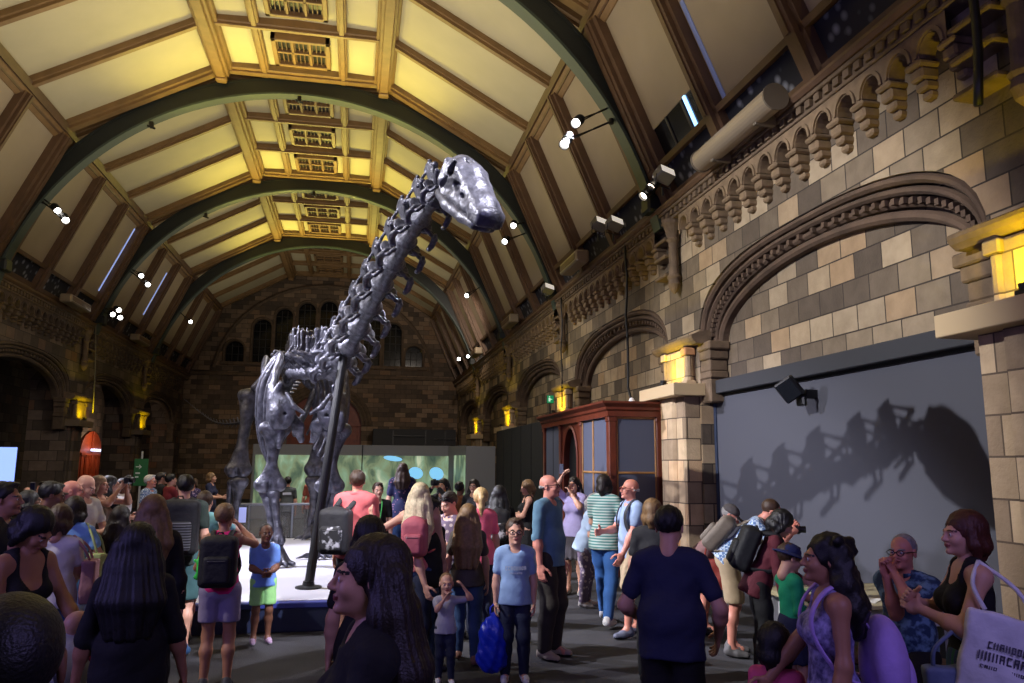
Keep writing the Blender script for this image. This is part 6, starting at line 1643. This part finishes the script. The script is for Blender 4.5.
p('green_boy', 118, 'boy in a green jumper and a navy brimmed hat reaching over the table', sex='c', skin='fair', hair=('short', 'brown'), top=('long', C('emerald_knit', (.06, .56, .38))), bottom=('skirt', C('navy_school', (.10, .12, .24))), hat=('brim', (.14, .18, .36)), armL=(.16, -.50, 1.05), armR='belly', head=(0, 20), shoes=(.1, .1, .1))
p('seated', -28, 'grey haired man in a blue leaf-print shirt sitting with clasped hands at his mouth', skin='ruddy', hair=('crop', 'grey'), top=('shirt', ALOHA), bottom=('shorts', BLK), seated=True, seat=.62, glasses='black', fat=.6, armL=(.03, -.19, 1.47), armR=(.03, -.19, 1.44), curlL=.9, curlR=.9, head=(4, 0), hint={1: (.5, -.5, -.8), -1: (.6, -.5, -.8)}, shoes=(.3, .28, .26))

# ------------------------------------------------------------------ what they carry
backpack('magenta', (.07, .07, .08), 'plain black backpack with a green tag on the woman in magenta', 1.12)
backpack('bigpack', (.09, .09, .10), 'large black backpack with grey patterned pocket on the man in dark green', 1.25, pattern=None, trim=mat_pattern('grey_patterned_pocket', (.10, .10, .11), (.36, .36, .38), 'wave', 12., .55, .8, 'Z', .1))
backpack('salmon', (.13, .13, .14), 'black and white patterned backpack hanging off the man in the salmon polo', 1.05, dx=.10, low=.1, trim=mat_pattern('white_splashed_pocket', (.12, .12, .13), (.70, .70, .72), 'noise', 12., .55, .7))
backpack('pale_hair', (.72, .36, .40), 'small dusty pink backpack on the woman with long pale hair', .8)
backpack('print_pack', (.06, .06, .07), 'black backpack with a white print on the woman in black', 1., trim=mat_pattern('white_print_pocket', (.06, .06, .07), (.72, .72, .74), 'noise', 10., .58, .7))
backpack('plaid', (.42, .38, .33), 'olive grey backpack on the man bending in a check shirt', .95, low=.14)
backpack('maroon_bag', (.05, .06, .07), 'black backpack on the woman in the maroon top', 1.12)
backpack('oldman', (.16, .17, .20), 'small dark backpack on the white haired man in shorts', .8)
phone('magenta', 'phone held up by the woman in magenta', -1, off=(-.02, -.03, .10))
phone('blond_cam', 'camera held up by the blond woman in brown', 1, cam=True, off=(-.06, -.05, .10))
phone('lavender', 'phone raised high by the woman in lavender', -1)
phone('photo_black', 'black camera lifted by the woman in front of the screen', 1, cam=True, off=(-.06, -.05, .10))
phone('bob', 'phone held low by the woman with the blond bob', 1, 50, off=(-.05, -.1, .02))
phone('phone_girl', 'phone held out by the woman in the navy dress', 1, 40, off=(-.05, -.1, .02))
phone('armup', 'phone held by the man with the outstretched arm', 1)
phone('plaid', 'black camera of the man bending over the table', 1, cam=True, off=(-.05, -.06, .0))
tb = slung_bag('tote', 'white cotton tote bag with dark lettering on the auburn haired woman', (.86, .86, .88), 1, (.27, .03, 1.0), (.19, .012, .23), tilt=-14, name='tote_bag')
slung_bag('tote', 'blue denim bag hanging in front of the auburn haired woman', (.38, .44, .56), 1, (.22, -.17, .80), (.14, .03, .17), name='denim_bag', tilt=4, strap_to=(.20, -.16, 1.12))
slung_bag('blue_top', 'pale green shoulder bag of the woman in light blue', (.62, .68, .42), -1, (-.28, .05, 1.02), (.17, .05, .15), name='shoulder_bag', tilt=10)
slung_bag('white_tee', 'dusty pink cloth bag beside the woman in the white tee shirt', (.62, .44, .46), -1, (-.28, -.02, 1.05), (.10, .04, .18), name='cloth_bag')
slung_bag('teal_tee', 'white cloth bag on the person in pale teal', (.80, .80, .82), -1, (-.26, .08, 1.02), (.13, .03, .20), name='cloth_bag')
slung_bag('capman', 'brick red shoulder bag by the stooping man in the cap', (.52, .18, .14), -1, (-.30, -.2, .78), (.17, .06, .17), name='shoulder_bag')
I = PEOPLE['boy_tee']; t = empty('carrier_bag', I['o'].location, R(I['yaw']), 'crumpled blue plastic carrier bag held by the boy with glasses', 'bag')
w_ = I['ARMS'][1][2]; c = npv((w_[0]-.02, w_[1]-.02, 0)); s = SDF(.05)
s.chain([c+npv((0, 0, w_[2]-.12)), c+npv((-.01, 0, .45)), c+npv((-.01, .0, .28))], [.035, .105, .125], sc=((0, 1, 0), .6)); s.ell(c+npv((-.01, 0, .20)), (.14, .075, .11)); s.ell(c+npv((.03, 0, .36)), (.10, .06, .14))
s.bump(lambda P: .009*np.sin(P[..., 0]*62+P[..., 2]*21)*np.sin(P[..., 2]*37-P[..., 1]*40)); v, f_ = s.mesh(.010); BP = mat('glossy_blue_plastic', (.10, .20, .74), .3, bump=.6, bscale=14); fast_obj('bag_body', v, f_, BP, t)
mb = MB(); mb.tube([c+npv((-.02, 0, w_[2]-.15)), c+npv((-.025, 0, w_[2]-.05)), c+npv((0, 0, w_[2]-.02)), c+npv((.025, 0, w_[2]-.05)), c+npv((.02, 0, w_[2]-.15))], .010, 6); mb.build('bag_handle', BP, t, smooth=True)
I = PEOPLE['curly']      # round lilac bag on the back of the curly haired woman
t = empty('round_backpack', I['o'].location, R(I['yaw']), 'round lilac backpack on the woman with dark curls', 'backpack')
s = SDF(.02); bs = I['bs']; s.ell(npv((0, .25, 1.08))*bs, npv((.19, .11, .25))*bs); v, f = s.mesh(.014); fast_obj('main_bag', v, f, cloth('lilac_cloth', (.70, .58, .86)), t)
s = SDF(.02); s.ell(npv((0, .34, 1.02))*bs, npv((.12, .05, .13))*bs); v, f = s.mesh(.012); fast_obj('front_pocket', v, f, cloth('lilac_cloth', (.70, .58, .86)), t)
for q in (-1, 1):
    mb = MB(); pts = [I['up'](a) for a in ((q*.08, .16, 1.28), (q*.10, .03, 1.475), (q*.11, -.09, 1.40), (q*.12, -.12, 1.25), (q*.15, .0, 1.06), (q*.10, .18, 1.0))]
    mb.tube([cat(pts, k*.25) for k in range(21)], .02, 8, flat=.4, up=(0, 1, 0)); mb.build('shoulder_strap', cloth('lilac_cloth', (.7, .58, .86)), t, smooth=True)
# blue leaflet in the hand of the woman in maroon
def leaflet(pos, rz, tilt, label, col):
    t = empty('leaflet', pos, rz, label, 'leaflet'); M = Matrix.Rotation(R(tilt), 4, 'X')
    mb = MB(); mb.box(-.105, .105, -.003, .0, -.10, .10, 0, M); mb.build('page', mat('page_%d' % int(col[0]*99), col, .6), t)
    mb = MB(); mb.box(-.06, .03, -.0045, -.003, .03, .07, 0, M); mb.box(-.03, .01, -.0045, -.003, -.03, .0, 0, M); mb.build('print', mat('leaflet_print', (.14, .14, .26), .6), t)
    return t
I = PEOPLE['maroon_bag']; w_ = to_world(I, I['ARMS'][1][2])
o = leaflet(w_+Vector((.06, -.08, -.12)), R(20), 10, 'pale blue leaflet in the hand of the woman in maroon', (.52, .58, .88)); o.rotation_euler = (0, R(28), R(15))
# lettering too blurred to read: rows of letter-like strokes
def strokes(name, n, w, h, M, mt, parent, seed):
    rg = random.Random(seed); mb = MB(); x = -n*w/2
    for k in range(n):
        a, b = x+w*.12, x+w*.82
        mb.box(a, a+w*.2, -h/2, h/2, 0, .0015, 0, M)
        c = rg.randrange(4)
        if c != 0: mb.box(a, b, h*.3, h/2, 0, .0015, 0, M)
        if c in (1, 3): mb.box(a, b, -h/2, -h*.3, 0, .0015, 0, M)
        if c != 1: mb.box(b-w*.2, b, -h/2, h/2, 0, .0015, 0, M)
        if c == 2: mb.box(a, b, -h*.1, h*.1, 0, .0015, 0, M)
        x += w
    return mb.build(name, mt, parent)
I = PEOPLE['boy_tee']; bs = I['bs']; FR = Matrix.Rotation(R(90), 4, 'X'); PW = mat('pale_print', (.78, .80, .84), .8)
strokes('shirt_lettering', 8, .030*bs, .042*bs, Matrix.Translation((0, -.150*bs, 1.245*bs)) @ FR, PW, I['o'], 3)
strokes('shirt_lettering', 9, .016*bs, .018*bs, Matrix.Translation((0, -.146*bs, 1.19*bs)) @ FR, PW, I['o'], 5)
c = Vector((.27, .03, 1.0))*PEOPLE['tote']['bs']; M = Matrix.Translation(c) @ Matrix.Rotation(R(-14), 4, 'X') @ Matrix.Translation((.040, 0, 0)) @ Matrix(((0, 0, 1, 0), (1, 0, 0, 0), (0, 1, 0, 0), (0, 0, 0, 1)))
ink = mat('dark_bag_ink', (.30, .28, .36), .8)
for n, w_, h_, y_, sd in ((7, .026, .034, .075, 1), (8, .032, .042, .02, 2), (11, .02, .016, -.03, 4)): strokes('bag_lettering', n, w_, h_, M @ Matrix.Translation((0, y_, 0)), ink, tb, sd)
I = PEOPLE['uniform']; bs = I['bs']
mb = MB(); mb.bbox(-.11, .11, .118, .124, 1.27, 1.33, .003); o = mb.build('back_label', mat('white_label', (.8, .82, .9), .6), I['o']); o.scale = (bs,)*3
I = PEOPLE['boy_lanyard']
mb = MB(); pts = [I['up'](a) for a in ((-.06, -.02, 1.46), (-.05, -.125, 1.36), (0, -.15, 1.1), (.05, -.125, 1.36), (.06, -.02, 1.46))]; mb.tube([cat(pts, k*.25) for k in range(17)], .009, 6); mb.build('lanyard', mat('bright_green_ribbon', (.35, .80, .40), .6), I['o'])
# green tag on the black backpack
I = PEOPLE['magenta']; t = empty('green_toy_tag', to_world(I, I['up']((.17, .22, 1.16))), R(I['yaw']), 'bright green tag dangling from the plain black backpack', 'tag')
s = SDF(.01); s.chain([(0, 0, .10), (0, 0, .05), (-.01, 0, -.02), (0.01, 0, -.09)], [.008, .022, .03, .016]); s.cap((0, 0, .03), (.035, 0, .06), .012); s.cap((0, 0, .0), (-.035, 0, .03), .012); s.cap((0, 0, -.04), (.03, 0, -.08), .012); v, f = s.mesh(.006); fast_obj('tag_body', v, f, mat('vivid_green_rubber', (.25, .85, .30), .5), t)

# ------------------------------------------------------------------ pushchair with a baby on the left
pc = empty('pushchair', (-1.50, 5.02, 0), R(150), 'grey pushchair with a pale canopy under the leaning woman', 'pushchair')
ST = mat('pushchair_steel', (.30, .30, .32), .4, .5); GC = cloth('pushchair_grey', (.34, .35, .37)); LG = cloth('pale_grey_canopy', (.66, .68, .70))
mb = MB()
for q in (-1, 1):
    mb.tube([(q*.24, .42, .98), (q*.24, .30, .70), (q*.23, -.05, .38), (q*.22, -.42, .10)], .014, 8); mb.tube([(q*.24, .34, .10), (q*.24, .05, .52)], .014, 8)
mb.tube([(-.24, .42, .98), (.24, .42, .98)], .018, 8); mb.tube([(-.24, .33, .12), (.24, .33, .12)], .012, 8); mb.tube([(-.22, -.4, .11), (.22, -.4, .11)], .012, 8); mb.build('frame', ST, pc, smooth=True)
for x, y in ((-.27, .34), (.27, .34), (-.25, -.42), (.25, -.42)):
    mb = MB(); mb.lathe([(.03, -.02), (.09, -.022), (.1, -.012), (.1, .012), (.09, .022), (.03, .02)], 18, M=Matrix.Translation((x, y, .10)) @ Matrix.Rotation(R(90), 4, 'Y')); mb.build('wheel', BLACK, pc, smooth=False)
s = SDF(.03); s.rbox((0, -.12, .42), (.18, .17, .02), .03); s.cap((-.17, .05, .45), (-.12, .22, .80), .045); s.cap((.17, .05, .45), (.12, .22, .80), .045); s.rbox((0, .14, .62), (.15, .02, .18), .03, rot=np.array(Matrix.Rotation(R(-25), 3, 'X'))); v, f = s.mesh(.014); fast_obj('seat', v, f, GC, pc)
s = SDF(.02); s.ell((0, .10, .78), (.23, .26, .22)); s.ell((0, .06, .72), (.205, .25, .20), op='-', k=.01); s.keep((0, -.08, .72), (0, .5, .6)); s.keep((0, .0, .70), (0, 0, 1)); v, f = s.mesh(.013); fast_obj('canopy', v, f, LG, pc)
person('baby', (-1.50, 4.95, .62), 150-10, 'baby in dark red clothes in the pushchair', sex='c', skin='fair', hair=('none', 'brown'), top=('long', C('dark_red_knit', (.52, .10, .14))), bottom=('trousers', C('dark_red_knit', (.52, .10, .14))), seated=True, seat=.12, shoes=(.8, .8, .8), armL='belly', armR='belly', standh=.62)
PEOPLE['baby']['o'].location.z = .32

# ------------------------------------------------------------------ handling table, bench and what lies on them
tb_ = empty('handling_table', (4.95, 7.15, 0), 0, 'white sided handling table against the dark exhibition wall', 'table')
TW = mat('white_table_side', (.80, .80, .80), .5)
mb = MB(); mb.bbox(-.72, .80, -.55, .68, .64, .69, .01); mb.build('table_top', mat('pale_table_top', (.66, .62, .48), .5), tb_)
for x0, x1, y0, y1 in ((-.66, -.56, -.48, -.36), (-.66, -.56, .5, .62), (.65, .75, -.48, -.36), (.65, .75, .5, .62)):
    mb = MB(); mb.bbox(x0, x1, y0, y1, 0, .64, .01); mb.build('leg', TW, tb_)
for y_, z_ in ((.45, .3), (-.42, .45)): mb = MB(); mb.bbox(-.6, .7, y_, y_+.02, z_, .64, .005); mb.build('apron', TW, tb_)
for k, (x, y, rz, c, lab) in enumerate(((4.40, 7.0, 20, (.80, .76, .52), 'yellowish activity sheet at the near corner of the table'), (4.55, 7.5, -15, (.50, .62, .42), 'green activity sheet at the far side of the table'), (4.85, 6.85, 40, (.85, .84, .80), 'white sheet of paper on the table by the seated man'), (4.62, 6.78, 70, (.86, .78, .58), 'cream sheet of paper on the table by the curly haired woman'))):
    mb = MB(); mb.box(-.15, .15, -.105, .105, 0, .004); o = mb.build('paper_sheet', mat('sheet_%d' % k, c, .7)); o.location = (x, y, .6915); o.rotation_euler = (0, 0, R(rz)); tag(o, lab, 'paper')
ms = empty('claw_model', (4.75, 7.35, .692), R(0), 'stand of white curved claw models on the handling table', 'model')
mb = MB(); mb.bbox(-.12, .12, -.08, .08, 0, .03, .008); mb.tube([(0, .02, .02), (0, .02, .42)], .014, 8); mb.build('stand', BLACK, ms)
for k in range(4):
    z = .06+.11*k; mb = MB(); mb.tube([(.02, 0, z), (-.06, -.03, z+.04), (-.12, -.05, z+.03), (-.16, -.06, z-.02)], [.028, .024, .016, .004], 8); mb.build('claw', mat('ivory_cast', (.86, .83, .74), .4), ms, smooth=True)
bx_, by_, _z = AT['seated']
bn = empty('bench', (bx_+.18, by_+.12, 0), R(-65), 'high dark bench under the seated man in the leaf-print shirt', 'bench')
mb = MB(); mb.bbox(-.55, .55, -.24, .24, .54, .60, .015); mb.build('bench_seat', BRN, bn)
for x, y in ((-.48, -.18), (-.48, .18), (.48, -.18), (.48, .18)):
    mb = MB(); mb.bbox(x-.035, x+.035, y-.035, y+.035, 0, .54, .006); mb.build('leg', BLACK, bn)
# ------------------------------------------------------------------ camera and light
cd = bpy.data.cameras.new('camera'); cam = bpy.data.objects.new('camera', cd); COL.objects.link(cam)
cd.sensor_width = 36.; cd.lens = 36.*771.7/1024; cd.clip_end = 200; cd.clip_start = .05
PIT, YAW, ROLL = .158, .197, .006
fw = Vector((math.sin(YAW)*math.cos(PIT), math.cos(YAW)*math.cos(PIT), math.sin(PIT)))
q = fw.to_track_quat('-Z', 'Y').to_matrix().to_4x4() @ Matrix.Rotation(ROLL, 4, 'Z')
cam.matrix_world = Matrix.Translation((0, 0, 1.95)) @ q
scene.camera = cam
scene.view_settings.view_transform = 'Standard'; scene.view_settings.look = 'None'; scene.view_settings.gamma = 1.; scene.view_settings.exposure = 0.
scene.view_settings.use_curve_mapping = False
w = bpy.data.worlds.new('world'); scene.world = w; w.use_nodes = True
w.node_tree.nodes['Background'].inputs[0].default_value = (.55, .5, .5, 1); w.node_tree.nodes['Background'].inputs[1].default_value = .08
def light(kind, name, loc, col, power, tgt=None, size=.1, spot=60, blend=.3, sy=None):
    l = bpy.data.lights.new(name, kind); l.color = col; l.energy = power
    o = bpy.data.objects.new(name, l); COL.objects.link(o); o.location = loc
    if tgt is not None: o.rotation_euler = (Vector(tgt)-Vector(loc)).to_track_quat('-Z', 'Y').to_euler()
    if kind == 'SPOT': l.spot_size = R(spot); l.spot_blend = blend; l.shadow_soft_size = size
    elif kind == 'POINT': l.shadow_soft_size = size
    elif kind == 'AREA': l.shape = 'RECTANGLE' if sy else 'SQUARE'; l.size = size; l.size_y = sy or size
    return o
# the strong spot that throws the shadow of the neck on the right wall
light('SPOT', 'neck_spot', (-8.2, 5.75, 8.45), (.95, .94, 1.), 11500, (5.1, 10.1, 2.55), .05, 40, .45)
# cool key lights on the skeleton
light('SPOT', 'left_side_spot', (-8.2, 15.5, 8.4), (.80, .80, 1.), 11000, (-1.0, 13.6, 2.8), .08, 44, .5)
light('SPOT', 'right_side_spot', (3.8, 13.05, 8.2), (.88, .86, 1.), 5500, (-.5, 11.5, 3.4), .06, 50, .5)
light('SPOT', 'head_spot', (3.6, 3.2, 8.8), (.86, .85, 1.), 8500, (.97, 6.45, 4.3), .06, 11, .7)
light('SPOT', 'front_spot', (-6.0, 4.5, 11.), (.78, .79, 1.), 7500, (-1.15, 13.2, 1.9), .08, 19, .4)
light('SPOT', 'crowd_spot', (-8.3, 5.6, 8.3), (1., .93, .88), 2400, (-2.2, 8.6, 1.), .1, 30, .6)
# yellow uplight along the ribs onto the crown of the vault
for y in RY[1:5]:
    for x, e in ((-4.6, 90), (-3.0, 130), (-1.2, 130), (.6, 110), ):
        z = RIBC+math.sqrt(7.3**2-(x-XC)**2)
        light('SPOT', 'yellow_wash', (x, y-.4, z-1.2), (1., .84, .14), e*2.2, (x*.9-.18, y-2.4, 12.8), .25, 150, 1.)
light('AREA', 'vault_wash', (XC, 12., 7.4), (1., .89, .68), 760, (XC, 12.01, 13), 9., sy=18.)  # unseen panels added in mid-air to light the vault evenly
light('AREA', 'vault_wash', (XC, 32., 7.4), (1., .89, .68), 300, (XC, 32.01, 13), 9., sy=20.)
# yellow lamps on the ledges
for side in (1, -1):
    for i, y in enumerate(PY[:5]):
        light('SPOT', 'ledge_yellow', (xs(side, -.52), y-.1, 3.46), (1., .76, .0), (110 if i == 0 else 60) if side > 0 else 50, (xs(side, .0), y, 4.0), .03, 140, .8)
light('SPOT', 'blind_glint', (3.0, 9.0, 7.4), (1., .95, .85), 260, (5.0, 9.45, 9.0), .05, 16, .8)  # added spot without a fixture, throws the glint on the blind
# unseen fill added in the left aisle to light the red door
light('POINT', 'aisle_fill', (-10.9, 38.6, 3.0), (1., .78, .55), 70, size=.1)
# warm flood on the back wall
light('SPOT', 'back_wall_spot', (4., 29., 8.4), (1., .84, .70), 1900, (1.5, 45., 5.), .2, 70, .8)
light('AREA', 'gallery_fill', (.5, 19., 7.2), (1., .95, .92), 420, (.5, 21., 0), 4.)  # unseen fill added to lighten the projection box and people near it
light('AREA', 'left_gallery_fill', (-6.5, 14., 7.), (1., .86, .72), 160, (-5.5, 17., 0), 3.)  # unseen fill added over the dim left side
# blue and violet area lights added to tint the crowd in front
light('AREA', 'blue_fill', (-5., 2.6, 3.2), (.36, .30, 1.), 95, (1., 5., 1.), 2.5)
light('AREA', 'violet_fill', (2.5, -1.0, 4.2), (.42, .34, 1.), 85, (1.5, 3.5, .6), 2.)
